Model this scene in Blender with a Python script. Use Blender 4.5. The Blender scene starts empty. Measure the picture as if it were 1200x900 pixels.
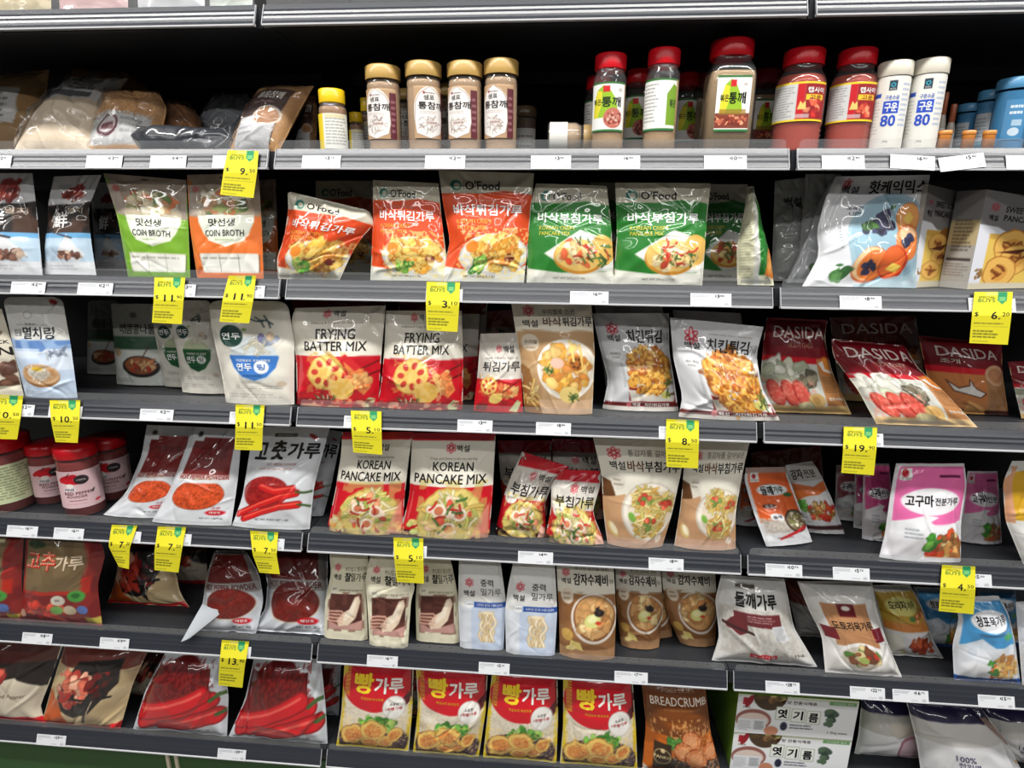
import bpy, math, random
import numpy as np

# ------------------------------------------------------------------ camera, light, exposure
scene = bpy.context.scene
COL = bpy.context.collection
CAM = np.array([0.5368, -1.1168, 1.4238]); EUL = (1.3159, -0.0089, 0.0812); FPX = 696.52
cd = bpy.data.cameras.new('camera'); cam = bpy.data.objects.new('camera', cd); COL.objects.link(cam)
cam.location = CAM; cam.rotation_euler = EUL
cd.sensor_fit = 'HORIZONTAL'; cd.sensor_width = 36.0; cd.lens = FPX / 1200 * 36; cd.clip_start = 0.02
scene.camera = cam
vs = scene.view_settings
vs.view_transform = 'Standard'; vs.look = 'None'; vs.gamma = 1.0; vs.use_curve_mapping = False
vs.exposure = 0.0
AMBIENT, STRIP, STRIP2 = 0.09, 150.0, 70.0

w = bpy.data.worlds.new('store_ambient'); scene.world = w; w.use_nodes = True
nt = w.node_tree; bg = nt.nodes['Background']
tc = nt.nodes.new('ShaderNodeTexCoord'); sp = nt.nodes.new('ShaderNodeSeparateXYZ')
rp = nt.nodes.new('ShaderNodeValToRGB')
rp.color_ramp.elements[0].position = 0.3; rp.color_ramp.elements[0].color = (.30, .29, .28, 1)
rp.color_ramp.elements[1].position = 0.72; rp.color_ramp.elements[1].color = (1.0, 1.0, 1.0, 1)
mp = nt.nodes.new('ShaderNodeMapRange'); mp.inputs[1].default_value = -1; mp.inputs[2].default_value = 1
nt.links.new(tc.outputs['Generated'], sp.inputs[0]); nt.links.new(sp.outputs[2], mp.inputs[0])
nt.links.new(mp.outputs[0], rp.inputs[0]); nt.links.new(rp.outputs[0], bg.inputs[0])
bg.inputs[1].default_value = AMBIENT

def strip_light(name, y, z, sx, sy, e, tilt=0.0, x=0.5):
    ld = bpy.data.lights.new(name, 'AREA'); ld.shape = 'RECTANGLE'; ld.size = sx; ld.size_y = sy; ld.energy = e
    ld.color = (1.0, 0.985, 0.955)
    o = bpy.data.objects.new(name, ld); COL.objects.link(o); o.location = (x, y, z); o.rotation_euler = (tilt, 0, 0)
    return o
strip_light('ceiling_strip_light', -0.82, 2.95, 7.0, 0.16, STRIP)
strip_light('ceiling_strip_light', -1.75, 2.95, 7.0, 0.12, STRIP2 * .5)
strip_light('ceiling_strip_light', -2.9, 2.95, 7.0, 0.16, STRIP2)

# ------------------------------------------------------------------ view geometry
def _rot(a, b, c):
    ca, sa, cb, sb, cc, sc = np.cos(a), np.sin(a), np.cos(b), np.sin(b), np.cos(c), np.sin(c)
    return (np.array([[cc, -sc, 0], [sc, cc, 0], [0, 0, 1]]) @ np.array([[cb, 0, sb], [0, 1, 0], [-sb, 0, cb]])
            @ np.array([[1, 0, 0], [0, ca, -sa], [0, sa, ca]]))
RM = _rot(*EUL)
def rays(px, py):
    px = np.asarray(px, float); py = np.asarray(py, float)
    d = np.stack([(px - 600) / FPX, -(py - 450) / FPX, -np.ones_like(px)], -1)
    return d @ RM.T
def at(px, py, Y):                      # the point of the plane y = Y seen at a picture position
    d = rays(px, py); t = (np.asarray(Y) - CAM[1]) / d[..., 1]
    return CAM + d * t[..., None]
def atz(px, py, z):                     # the point of the level plane at height z
    d = rays(px, py); t = (z - CAM[2]) / d[..., 2]
    return CAM + d * t[..., None], t
def proj(P):
    v = (np.asarray(P, float) - CAM) @ RM
    return np.stack([600 + FPX * v[..., 0] / -v[..., 2], 450 - FPX * v[..., 1] / -v[..., 2]], -1)

BAY = 0.93
ZK = [1.7621, 1.5263, 1.2885, 1.0293, 0.7422, 0.4599, 0.1622]     # lower edge of each shelf's ticket rail
RH, RT = 0.0368, 0.0148                                           # rail height and backward lean
DK = [z + 0.034 for z in ZK]                                      # deck surfaces
DEPTH = 0.44

# ------------------------------------------------------------------ mesh helpers
def lin(c):
    c = np.asarray(c, float) / 255.0
    return np.where(c <= 0.04045, c / 12.92, ((c + 0.055) / 1.055) ** 2.4)

def tag(o, label=None, cat=None, group=None, kind=None):
    if label: o['label'] = label
    if cat: o['category'] = cat
    if group: o['group'] = group
    if kind: o['kind'] = kind
    return o

class MB:
    """collects faces (with colours and material slots) that become one mesh object"""
    def __init__(s): s.v = []; s.q = []; s.t = []; s.c = []; s.n = 0; s.qm = []; s.tm = []; s.qs = []; s.ts = []
    def add(s, v, q=None, t=None, col=(200, 200, 200), mi=0, smooth=True):
        v = np.asarray(v, float).reshape(-1, 3); c = np.asarray(col, float)
        if c.ndim == 1: c = np.tile(c, (len(v), 1))
        s.v.append(v); s.c.append(c)
        if q is not None and len(q): s.q.append(np.asarray(q, int) + s.n); s.qm.append(np.full(len(q), mi)); s.qs.append(np.full(len(q), smooth))
        if t is not None and len(t): s.t.append(np.asarray(t, int) + s.n); s.tm.append(np.full(len(t), mi)); s.ts.append(np.full(len(t), smooth))
        s.n += len(v)
    def grid(s, P, col=(200, 200, 200), mi=0, flip=False, smooth=True, wrap=False):
        nv, nu = P.shape[:2]; i = np.arange(nv * nu).reshape(nv, nu)
        if wrap: i = np.concatenate([i, i[:, :1]], 1)
        q = np.stack([i[:-1, :-1], i[:-1, 1:], i[1:, 1:], i[1:, :-1]], -1).reshape(-1, 4)
        if flip: q = q[:, ::-1]
        s.add(P.reshape(-1, 3), q=q, col=np.asarray(col).reshape(-1, 3) if np.ndim(col) > 1 else col, mi=mi, smooth=smooth)
    def box(s, x0, x1, y0, y1, z0, z1, col=(200, 200, 200), mi=0):
        v = np.array([[x, y, z] for z in (z0, z1) for y in (y0, y1) for x in (x0, x1)], float)
        s.add(v, q=[[0, 2, 3, 1], [4, 5, 7, 6], [0, 1, 5, 4], [1, 3, 7, 5], [3, 2, 6, 7], [2, 0, 4, 6]], col=col, mi=mi, smooth=False)
    def extrude_x(s, prof, x0, x1, col=(200, 200, 200), mi=0, smooth=False):
        p = np.asarray(prof, float); n = len(p)
        a = np.column_stack([np.full(n, x0), p]); b = np.column_stack([np.full(n, x1), p])
        i = np.arange(n); j = (i + 1) % n
        s.add(np.vstack([a, b]), q=np.stack([i, j, j + n, i + n], 1), col=col, mi=mi, smooth=smooth)
        c = p.mean(0)
        for x, base, fl in ((x0, a, 0), (x1, b, 1)):
            vv = np.vstack([base, [[x, *c]]]); t = np.stack([i, j, np.full(n, n)], 1)
            s.add(vv, t=t[:, ::-1] if not fl else t, col=col, mi=mi, smooth=False)
    def lathe(s, prof, n=40, col=(200, 200, 200), mi=0, center=(0, 0, 0), rib=None, cap=True, axis=None):
        p = np.asarray(prof, float); th = np.linspace(0, 2 * np.pi, n, endpoint=False)
        r = p[:, :1] * np.ones((1, n))
        if rib: r = r * (1 + rib[1] * np.cos(rib[0] * th))
        P = np.stack([r * np.cos(th), r * np.sin(th), p[:, 1:] * np.ones((1, n))], -1)
        if axis is not None: P = P @ axis.T
        P = P + np.asarray(center, float)
        c = col
        if np.ndim(col) > 1: c = np.repeat(np.asarray(col, float)[:, None, :], n, 1)
        s.grid(P, col=c, mi=mi, wrap=True)
    def build(s, name, mats, parent=None, loc=None):
        me = bpy.data.meshes.new(name)
        V = np.vstack(s.v) - (np.asarray(loc) if loc is not None else 0); C = np.vstack(s.c)
        Q = np.vstack(s.q) if s.q else np.zeros((0, 4), int); T = np.vstack(s.t) if s.t else np.zeros((0, 3), int)
        me.vertices.add(len(V)); me.vertices.foreach_set('co', V.ravel())
        nl = Q.size + T.size; me.loops.add(nl)
        me.loops.foreach_set('vertex_index', np.concatenate([Q.ravel(), T.ravel()]).astype(np.int32))
        npol = len(Q) + len(T); me.polygons.add(npol)
        st = np.concatenate([np.arange(len(Q)) * 4, Q.size + np.arange(len(T)) * 3]).astype(np.int32)
        me.polygons.foreach_set('loop_start', st)
        cat = lambda a, b: np.concatenate([np.concatenate(a) if a else np.zeros(0), np.concatenate(b) if b else np.zeros(0)])
        me.polygons.foreach_set('material_index', cat(s.qm, s.tm).astype(np.int32))
        me.polygons.foreach_set('use_smooth', cat(s.qs, s.ts).astype(bool))
        at_ = me.color_attributes.new('print', 'FLOAT_COLOR', 'POINT')
        at_.data.foreach_set('color', np.column_stack([lin(np.clip(C, 0, 255)), np.ones(len(C))]).astype(np.float32).ravel())
        me.update(calc_edges=True); me.validate()
        for m in (mats if isinstance(mats, (list, tuple)) else [mats]): me.materials.append(m)
        o = bpy.data.objects.new(name, me); COL.objects.link(o)
        if parent is not None: o.parent = parent
        elif loc is not None: o.location = loc
        return o

def empty(name, loc):
    o = bpy.data.objects.new(name, None); COL.objects.link(o); o.location = loc; o.empty_display_size = 0.02
    return o

# ------------------------------------------------------------------ materials
def mat_print(name, rough=.3, spec=.5, coat=0.0, grain=0.04, gscale=600, bump=0.0):
    m = bpy.data.materials.new(name); m.use_nodes = True; n = m.node_tree.nodes; l = m.node_tree.links
    b = n['Principled BSDF']
    a = n.new('ShaderNodeAttribute'); a.attribute_name = 'print'
    co = n.new('ShaderNodeTexCoord'); no = n.new('ShaderNodeTexNoise'); no.inputs['Scale'].default_value = gscale
    l.new(co.outputs['Object'], no.inputs['Vector'])
    mr = n.new('ShaderNodeMapRange'); mr.inputs[3].default_value = 1 - grain; mr.inputs[4].default_value = 1 + grain
    l.new(no.outputs[0], mr.inputs[0])
    mx = n.new('ShaderNodeVectorMath'); mx.operation = 'SCALE'
    l.new(a.outputs['Color'], mx.inputs[0]); l.new(mr.outputs[0], mx.inputs[3]); l.new(mx.outputs[0], b.inputs['Base Color'])
    b.inputs['Roughness'].default_value = rough; b.inputs['Specular IOR Level'].default_value = spec
    b.inputs['Coat Weight'].default_value = coat; b.inputs['Coat Roughness'].default_value = .05
    if bump:
        bn = n.new('ShaderNodeBump'); bn.inputs['Strength'].default_value = bump; bn.inputs['Distance'].default_value = .002
        l.new(no.outputs[0], bn.inputs['Height']); l.new(bn.outputs[0], b.inputs['Normal'])
    return m
def mat_flat(name, c, rough=.5, spec=.5, metal=0.0, var=0.06, scale=40):
    m = bpy.data.materials.new(name); m.use_nodes = True; n = m.node_tree.nodes; l = m.node_tree.links
    b = n['Principled BSDF']; no = n.new('ShaderNodeTexNoise'); no.inputs['Scale'].default_value = scale
    co = n.new('ShaderNodeTexCoord'); l.new(co.outputs['Object'], no.inputs['Vector'])
    r = n.new('ShaderNodeValToRGB'); c = lin(c)
    r.color_ramp.elements[0].color = (*(c * (1 - var)), 1); r.color_ramp.elements[1].color = (*np.minimum(c * (1 + var), 1), 1)
    l.new(no.outputs[0], r.inputs[0]); l.new(r.outputs[0], b.inputs['Base Color'])
    b.inputs['Roughness'].default_value = rough; b.inputs['Specular IOR Level'].default_value = spec; b.inputs['Metallic'].default_value = metal
    return m
def mat_clear(name, tint=(235, 238, 240), haze=.10, rough=.06, fres=1.0):
    m = bpy.data.materials.new(name); m.use_nodes = True; n = m.node_tree.nodes; l = m.node_tree.links
    n.remove(n['Principled BSDF']); out = n['Material Output']
    tr = n.new('ShaderNodeBsdfTransparent'); gl = n.new('ShaderNodeBsdfGlossy'); df = n.new('ShaderNodeBsdfDiffuse')
    gl.inputs['Roughness'].default_value = rough; tr.inputs[0].default_value = (*lin((252, 252, 252)), 1)
    df.inputs[0].default_value = (*lin(tint), 1)
    no = n.new('ShaderNodeTexNoise'); no.inputs['Scale'].default_value = 9; co = n.new('ShaderNodeTexCoord'); l.new(co.outputs['Object'], no.inputs['Vector'])
    mr = n.new('ShaderNodeMapRange'); mr.inputs[3].default_value = haze * .6; mr.inputs[4].default_value = haze * 1.4; l.new(no.outputs[0], mr.inputs[0])
    m1 = n.new('ShaderNodeMixShader'); l.new(mr.outputs[0], m1.inputs[0]); l.new(tr.outputs[0], m1.inputs[1]); l.new(df.outputs[0], m1.inputs[2])
    fr = n.new('ShaderNodeLayerWeight'); fr.inputs[0].default_value = .5
    pw = n.new('ShaderNodeMath'); pw.operation = 'POWER'; pw.inputs[1].default_value = 4.0; l.new(fr.outputs['Facing'], pw.inputs[0])
    ml = n.new('ShaderNodeMath'); ml.operation = 'MULTIPLY_ADD'; ml.inputs[1].default_value = .7 * fres; ml.inputs[2].default_value = .045 * fres; l.new(pw.outputs[0], ml.inputs[0])
    m2 = n.new('ShaderNodeMixShader'); l.new(ml.outputs[0], m2.inputs[0]); l.new(m1.outputs[0], m2.inputs[1]); l.new(gl.outputs[0], m2.inputs[2])
    l.new(m2.outputs[0], out.inputs[0])
    return m
FILM = mat_print('printed_glossy_film', .42, .3, coat=1.0)
SATIN = mat_print('printed_satin_film', .42, .35, coat=.3)
PAPER = mat_print('printed_paper', .62, .3, grain=.05)
CARD = mat_print('printed_card', .45, .4, grain=.03)
SEED = mat_print('sesame_grain', .5, .4, grain=.28, gscale=420, bump=.25)
POWDER = mat_print('ground_powder', .7, .2, grain=.12, gscale=300)
PLASTIC = mat_print('coloured_plastic', .28, .5, grain=.02)
CLEAR = mat_clear('clear_plastic', haze=.05)
RISER = mat_clear('clear_riser_plastic', haze=.10, rough=.10, fres=1.3)
WRAP = mat_clear('clear_wrap_film', haze=.02, rough=.08, fres=1.3)
RAILM = mat_flat('grey_rail_plastic', (44, 47, 54), .26, .75, var=.05)
LIPM = mat_flat('white_rail_edge', (186, 187, 190), .3, .5, var=.02)
DECKM = mat_flat('dark_shelf_enamel', (44, 46, 50), .45, .4, var=.08)
HOLEM = mat_flat('punched_hole_black', (16, 16, 17), .8, .1)
BLACKM = mat_flat('black_gondola_steel', (12, 12, 13), .55, .3, var=.1)
GREENM = mat_flat('green_kick_panel', (52, 88, 46), .5, .4, var=.08)
CREAMM = mat_flat('cream_trim', (214, 204, 180), .5, .4)
FLOORM = mat_flat('pale_vinyl_floor', (120, 116, 110), .4, .4, var=.04)

# ------------------------------------------------------------------ noise
_RN = {}
def vnoise(x, y, seed):
    if seed not in _RN: _RN[seed] = np.random.RandomState(seed % 100000).rand(64, 64)
    g = _RN[seed]; xi = np.floor(x).astype(int); yi = np.floor(y).astype(int); fx = x - xi; fy = y - yi
    fx = fx * fx * (3 - 2 * fx); fy = fy * fy * (3 - 2 * fy); a = lambda i, j: g[j % 64, i % 64]
    return (a(xi, yi) * (1 - fx) + a(xi + 1, yi) * fx) * (1 - fy) + (a(xi, yi + 1) * (1 - fx) + a(xi + 1, yi + 1) * fx) * fy
def sst(a, b, x):
    t = np.clip((x - a) / (b - a), 0, 1); return t * t * (3 - 2 * t)

def wrinkle(U, V, asp, seed, ncr=10):
    r = np.random.RandomState(seed); X = U; Y = V * asp; out = np.zeros_like(U)
    wp = .10 * (vnoise(X * 4 + 9, Y * 4 + 3, seed + 1) - .5)
    for k in range(ncr):
        th = r.uniform(0, np.pi); cx, cy = r.uniform(0, 1), r.uniform(0, asp); wd = r.uniform(.009, .034); ln = r.uniform(.12, .38); am = r.choice([-1, 1]) * r.uniform(.5, 1.1)
        d = (X - cx) * np.cos(th) + (Y - cy) * np.sin(th) + wp; l = -(X - cx) * np.sin(th) + (Y - cy) * np.cos(th)
        out += am * np.exp(-(d / wd) ** 2 - (l / ln) ** 2) * min(1, wd / .03)
    for k in range(4):                                           # folds running in from the corners
        cx, cy = (k % 2), asp * (k // 2); th = math.atan2(asp / 2 - cy, .5 - cx) + r.uniform(-.3, .3)
        d = -(X - cx) * np.sin(th) + (Y - cy) * np.cos(th) + wp * .6; l = (X - cx) * np.cos(th) + (Y - cy) * np.sin(th)
        out += .8 * np.exp(-(d / .05) ** 2) * np.exp(-(l / .35) ** 2)
    out += 1.6 * (vnoise(X * 3.2, Y * 3.2, seed + 2) - .5) + .7 * (vnoise(X * 8, Y * 8, seed + 3) - .5)
    pl = np.sin(U * 26 + 4 * vnoise(U * 5, V * 3, seed + 4))
    out += .35 * pl * (np.exp(-(1 - V) * asp / .08) + np.exp(-V * asp / .07))
    return out

# ------------------------------------------------------------------ lettering
_TX = {}
def glyphs(s, bold=0.0):
    k = (s, round(bold, 3))
    if k in _TX: return _TX[k]
    c = bpy.data.curves.new('lettering', 'FONT'); c.body = s; c.size = 1; c.offset = bold; c.resolution_u = 2
    o = bpy.data.objects.new('lettering', c); COL.objects.link(o)
    dg = bpy.context.evaluated_depsgraph_get(); m = bpy.data.meshes.new_from_object(o.evaluated_get(dg))
    v = np.zeros(len(m.vertices) * 3); m.vertices.foreach_get('co', v); v = v.reshape(-1, 3)[:, :2]
    m.calc_loop_triangles(); t = np.zeros(len(m.loop_triangles) * 3, np.int32); m.loop_triangles.foreach_get('vertices', t); t = t.reshape(-1, 3)
    bpy.data.objects.remove(o); bpy.data.curves.remove(c); bpy.data.meshes.remove(m)
    if len(v):
        lo, hi = v.min(0), v.max(0); v = (v - lo) / np.maximum(hi - lo, 1e-6)
    _TX[k] = (v, t); return _TX[k]
def fine(v, t, asp, lim=.03):
    P = v[t]                                                       # (n,3,2)
    for _ in range(3):
        sc = np.array([1, asp]); e = np.max([np.linalg.norm((P[:, i] - P[:, (i + 1) % 3]) * sc, axis=1) for i in range(3)], axis=0)
        big = e > lim
        if not big.any(): break
        A, B, C = P[big, 0], P[big, 1], P[big, 2]; ab, bc, ca = (A + B) / 2, (B + C) / 2, (C + A) / 2
        P = np.concatenate([P[~big]] + [np.stack(z, 1) for z in ((A, ab, ca), (ab, B, bc), (ca, bc, C), (ab, bc, ca))])
    return P

# ------------------------------------------------------------------ printed artwork, evaluated over a surface's (u, v)
class Art:
    def __init__(s, U, V, asp, base, px, seed=1):
        s.U, s.V, s.asp, s.px = U, V, asp, px; s.C = np.tile(np.asarray(base, float), (len(U), 1)); s.txt = []; s.r = np.random.RandomState(seed); s.seed = seed
    def _mix(s, idx, m, c, a=1.0):
        m = (np.clip(m, 0, 1) * a)[:, None]; s.C[idx] = s.C[idx] * (1 - m) + np.asarray(c, float) * m
    def _idx(s, u0, u1, v0, v1):
        p = s.px * 2; return np.nonzero((s.U > u0 - p) & (s.U < u1 + p) & (s.V > v0 - p / s.asp) & (s.V < v1 + p / s.asp))[0]
    def rect(s, u0, v0, u1, v1, c, a=1.0, r=0.0, slope=0.0):
        i = s._idx(u0, u1, v0 - abs(slope), v1 + abs(slope))
        if not len(i): return
        X = np.abs(s.U[i] - (u0 + u1) / 2) - (u1 - u0) / 2 + r; Y = np.abs(s.V[i] - slope * (s.U[i] - .5) - (v0 + v1) / 2) * s.asp - (v1 - v0) / 2 * s.asp + r
        sd = np.where(np.maximum(X, Y) < 0, np.maximum(X, Y), np.hypot(np.maximum(X, 0), np.maximum(Y, 0))) - r
        s._mix(i, .5 - sd / s.px, c, a)
    def ell(s, cu, cv, ru, rv, c, rot=0.0, a=1.0, wob=0.0):
        R = max(ru, rv) * (1 + wob); i = s._idx(cu - R, cu + R, cv - R / s.asp, cv + R / s.asp)
        if not len(i): return
        X = s.U[i] - cu; Y = (s.V[i] - cv) * s.asp; cs, sn = math.cos(rot), math.sin(rot)
        x, y = (X * cs + Y * sn) / ru, (-X * sn + Y * cs) / rv; q = np.hypot(x, y)
        if wob: q = q * (1 + wob * (vnoise(s.U[i] * 14 + cu * 7, s.V[i] * s.asp * 14 + cv * 5, s.seed + 11) - .5) * 2)
        s._mix(i, .5 - (q - 1) * min(ru, rv) / s.px, c, a)
    def poly(s, pts, c, a=1.0):
        p = np.array(pts, float); i = s._idx(p[:, 0].min(), p[:, 0].max(), p[:, 1].min(), p[:, 1].max())
        if not len(i): return
        X = s.U[i]; Y = s.V[i] * s.asp; d = np.full(len(i), 1e9); ins = np.zeros(len(i), bool); n = len(p)
        for k in range(n):
            ax, ay = p[k, 0], p[k, 1] * s.asp; bx, by = p[(k + 1) % n, 0], p[(k + 1) % n, 1] * s.asp
            ex, ey = bx - ax, by - ay; wx, wy = X - ax, Y - ay; t = np.clip((wx * ex + wy * ey) / (ex * ex + ey * ey + 1e-12), 0, 1)
            d = np.minimum(d, np.hypot(wx - ex * t, wy - ey * t))
            cr = ((ay > Y) != (by > Y)); 
            with np.errstate(divide='ignore', invalid='ignore'): ins ^= cr & (X < (bx - ax) * (Y - ay) / (by - ay + 1e-15) + ax)
        s._mix(i, .5 + np.where(ins, d, -d) / s.px, c, a)
    def line(s, pts, wd, c, a=1.0):
        p = np.array(pts, float); i = s._idx(p[:, 0].min() - wd, p[:, 0].max() + wd, p[:, 1].min() - wd / s.asp, p[:, 1].max() + wd / s.asp)
        if not len(i): return
        X = s.U[i]; Y = s.V[i] * s.asp; d = np.full(len(i), 1e9)
        for k in range(len(p) - 1):
            ax, ay, bx, by = p[k, 0], p[k, 1] * s.asp, p[k + 1, 0], p[k + 1, 1] * s.asp
            ex, ey = bx - ax, by - ay; t = np.clip(((X - ax) * ex + (Y - ay) * ey) / (ex * ex + ey * ey + 1e-12), 0, 1)
            d = np.minimum(d, np.hypot(X - ax - ex * t, Y - ay - ey * t))
        s._mix(i, .5 - (d - wd / 2) / s.px, c, a)
    def speck(s, u0, v0, u1, v1, c, f=30, th=.6, a=.6, el=None):
        i = s._idx(u0, u1, v0, v1)
        if not len(i): return
        m = sst(th - .08, th + .08, vnoise(s.U[i] * f, s.V[i] * s.asp * f, s.seed + 21 + int(f)))
        if el: m = m * (np.hypot((s.U[i] - el[0]) / el[2], (s.V[i] - el[1]) * s.asp / el[3]) < 1)
        s._mix(i, m, c, a)
    def pile(s, cu, cv, ru, rv, n, size, cols, el=(.5, .9), rim=.62, inside=None):
        for k in range(n):
            t = s.r.uniform(0, 2 * np.pi); q = math.sqrt(s.r.uniform(0, 1)); u = cu + ru * q * math.cos(t); v = cv + rv * q * math.sin(t) / s.asp
            z = size * s.r.uniform(.6, 1.25); e = s.r.uniform(*el); ro = s.r.uniform(0, np.pi); c = np.array(cols[s.r.randint(len(cols))], float) * s.r.uniform(.88, 1.1)
            s.ell(u, v, z * 1.08, z * e * 1.1, c * rim, ro, .7, .45); s.ell(u, v, z, z * e, c, ro, 1, .45)
            s.ell(u - z * .2, v + z * .15 / s.asp, z * .5, z * e * .4, c * 1.14 + 4, ro, .55, .5)
    def strands(s, cu, cv, ru, rv, n, ln, wd, cols):
        for k in range(n):
            t = s.r.uniform(0, 2 * np.pi); q = math.sqrt(s.r.uniform(0, 1)); u = cu + ru * q * math.cos(t); v = cv + rv * q * math.sin(t) / s.asp
            th = s.r.uniform(0, np.pi); b = s.r.uniform(-.4, .4); P = []
            for j in (-1, -.3, .3, 1): P.append((u + ln * .5 * j * math.cos(th) - b * ln * (1 - j * j) * math.sin(th) * .5, v + (ln * .5 * j * math.sin(th) + b * ln * (1 - j * j) * math.cos(th) * .5) / s.asp))
            c = np.array(cols[s.r.randint(len(cols))], float) * s.r.uniform(.88, 1.08); s.line(P, wd * 1.5, c * .6, .7); s.line(P, wd, c)
    def micro(s, u0, v0, u1, v1, n, c, a=.6):
        h = (v1 - v0) / n
        for k in range(n):
            v = v1 - h * (k + .5); u = u0; end = u0 + (u1 - u0) * s.r.uniform(.7, 1)
            while u < end:
                l = s.r.uniform(.04, .12) * (u1 - u0) * 2; s.rect(u, v - h * .22, min(u + l, end), v + h * .22, c, a); u += l + .03 * (u1 - u0)
    def text(s, t, u0, v0, u1, v1, c, bold=0.0, slant=0.0, rot=0.0):
        s.txt.append((t, u0, v0, u1, v1, c, bold, slant, rot))
    def flower(s, u, v, z, c=(190, 24, 44), bgc=(225, 220, 208)):
        for k in range(6):
            t = math.pi / 2 + k * math.pi / 3; s.ell(u + z * .62 * math.cos(t), v + z * .62 * math.sin(t) / s.asp, z * .40, z * .30, c, t)
            s.ell(u + z * .66 * math.cos(t), v + z * .66 * math.sin(t) / s.asp, z * .22, z * .13, bgc, t)
        s.ell(u, v, z * .12, z * .12, bgc)

def lay_text(mb, art, S, off=.0007, vmax=1.1, vmin=-.1, mi=0):
    for t, u0, v0, u1, v1, c, bold, sl, rot in art.txt:
        vm = (v0 + v1) / 2
        if vm > vmax or vm <= vmin: continue
        gv, gt = glyphs(t, 0.0)
        if not len(gt): continue
        x = gv[:, 0] * (u1 - u0) + sl * gv[:, 1] * (v1 - v0) * art.asp; y = gv[:, 1] * (v1 - v0)
        if rot:
            xc, yc = (u1 - u0) / 2, (v1 - v0) / 2; dx, dy = x - xc, (y - yc) * art.asp; cs, sn = math.cos(rot), math.sin(rot)
            x = xc + dx * cs - dy * sn; y = yc + (dx * sn + dy * cs) / art.asp
        P = fine(np.column_stack([u0 + x, v0 + y]), gt, art.asp)
        hgt = (v1 - v0) * art.asp; k = hgt * bold * .9                 # heavier lettering: the strokes are laid again, slightly shifted
        for dx, dy in (((-1, -.5), (1, .5), (-.6, .8), (.6, -.8)) if bold > .008 and hgt > .03 else ((0, 0),)):
            f = P.reshape(-1, 2) + np.array([dx * k, dy * k / art.asp]); pts = S(f[:, 0], f[:, 1], 1, off)
            n = len(P); mb.add(pts, t=np.arange(n * 3).reshape(-1, 3), col=c, mi=mi)
# ------------------------------------------------------------------ the setting
def struct(o): o['kind'] = 'structure'; return o
m = MB(); m.box(-4, 5, -5, 1.2, -.05, 0, mi=0); struct(m.build('floor', FLOORM))
m = MB(); m.box(-3 * BAY, 4 * BAY, DEPTH, DEPTH + .04, 0, 2.35)
for k in range(-3, 5):
    m.box(k * BAY - .02, k * BAY + .02, DEPTH - .012, DEPTH + .001, 0, 2.35)      # slotted uprights on the seams
struct(m.build('wall_back', BLACKM))
m = MB()
m.box(-2 * BAY, 3 * BAY, .022, .06, 0.0, ZK[6] - .006)
struct(m.build('baseboard_front', GREENM))

# ------------------------------------------------------------------ shelves, one per bay and level
BN = ['left', 'middle', 'right']; LV = ['top', 'second', 'third', 'fourth', 'fifth', 'sixth', 'bottom']
HOLDS = {(0, 0): 'at the picture top above the clear sesame bags', (0, 1): 'at the picture top above the gold-lidded jars', (0, 2): 'at the picture top above the blue tubs',
         (1, 0): 'carrying clear bags of sesame', (1, 1): 'carrying gold-lidded and red-lidded jars', (1, 2): 'carrying tall white bottles and blue tubs',
         (2, 0): 'carrying the broth pouches', (2, 1): 'carrying orange and green mix bags', (2, 2): 'carrying the white hotcake bag and boxes',
         (3, 0): 'carrying soup stock pouches', (3, 1): 'carrying frying mix bags', (3, 2): 'carrying maroon beef seasoning bags',
         (4, 0): 'carrying pink-label jars and chilli pouches', (4, 1): 'carrying pancake mix bags', (4, 2): 'carrying orange and pink starch bags',
         (5, 0): 'carrying dark red chilli powder bags', (5, 1): 'carrying cream paper flour bags', (5, 2): 'carrying white and blue powder bags',
         (6, 0): 'carrying large chilli bags above green panel', (6, 1): 'carrying bread crumb bags', (6, 2): 'carrying barley boxes and white bags'}
GAP = .007
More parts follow.
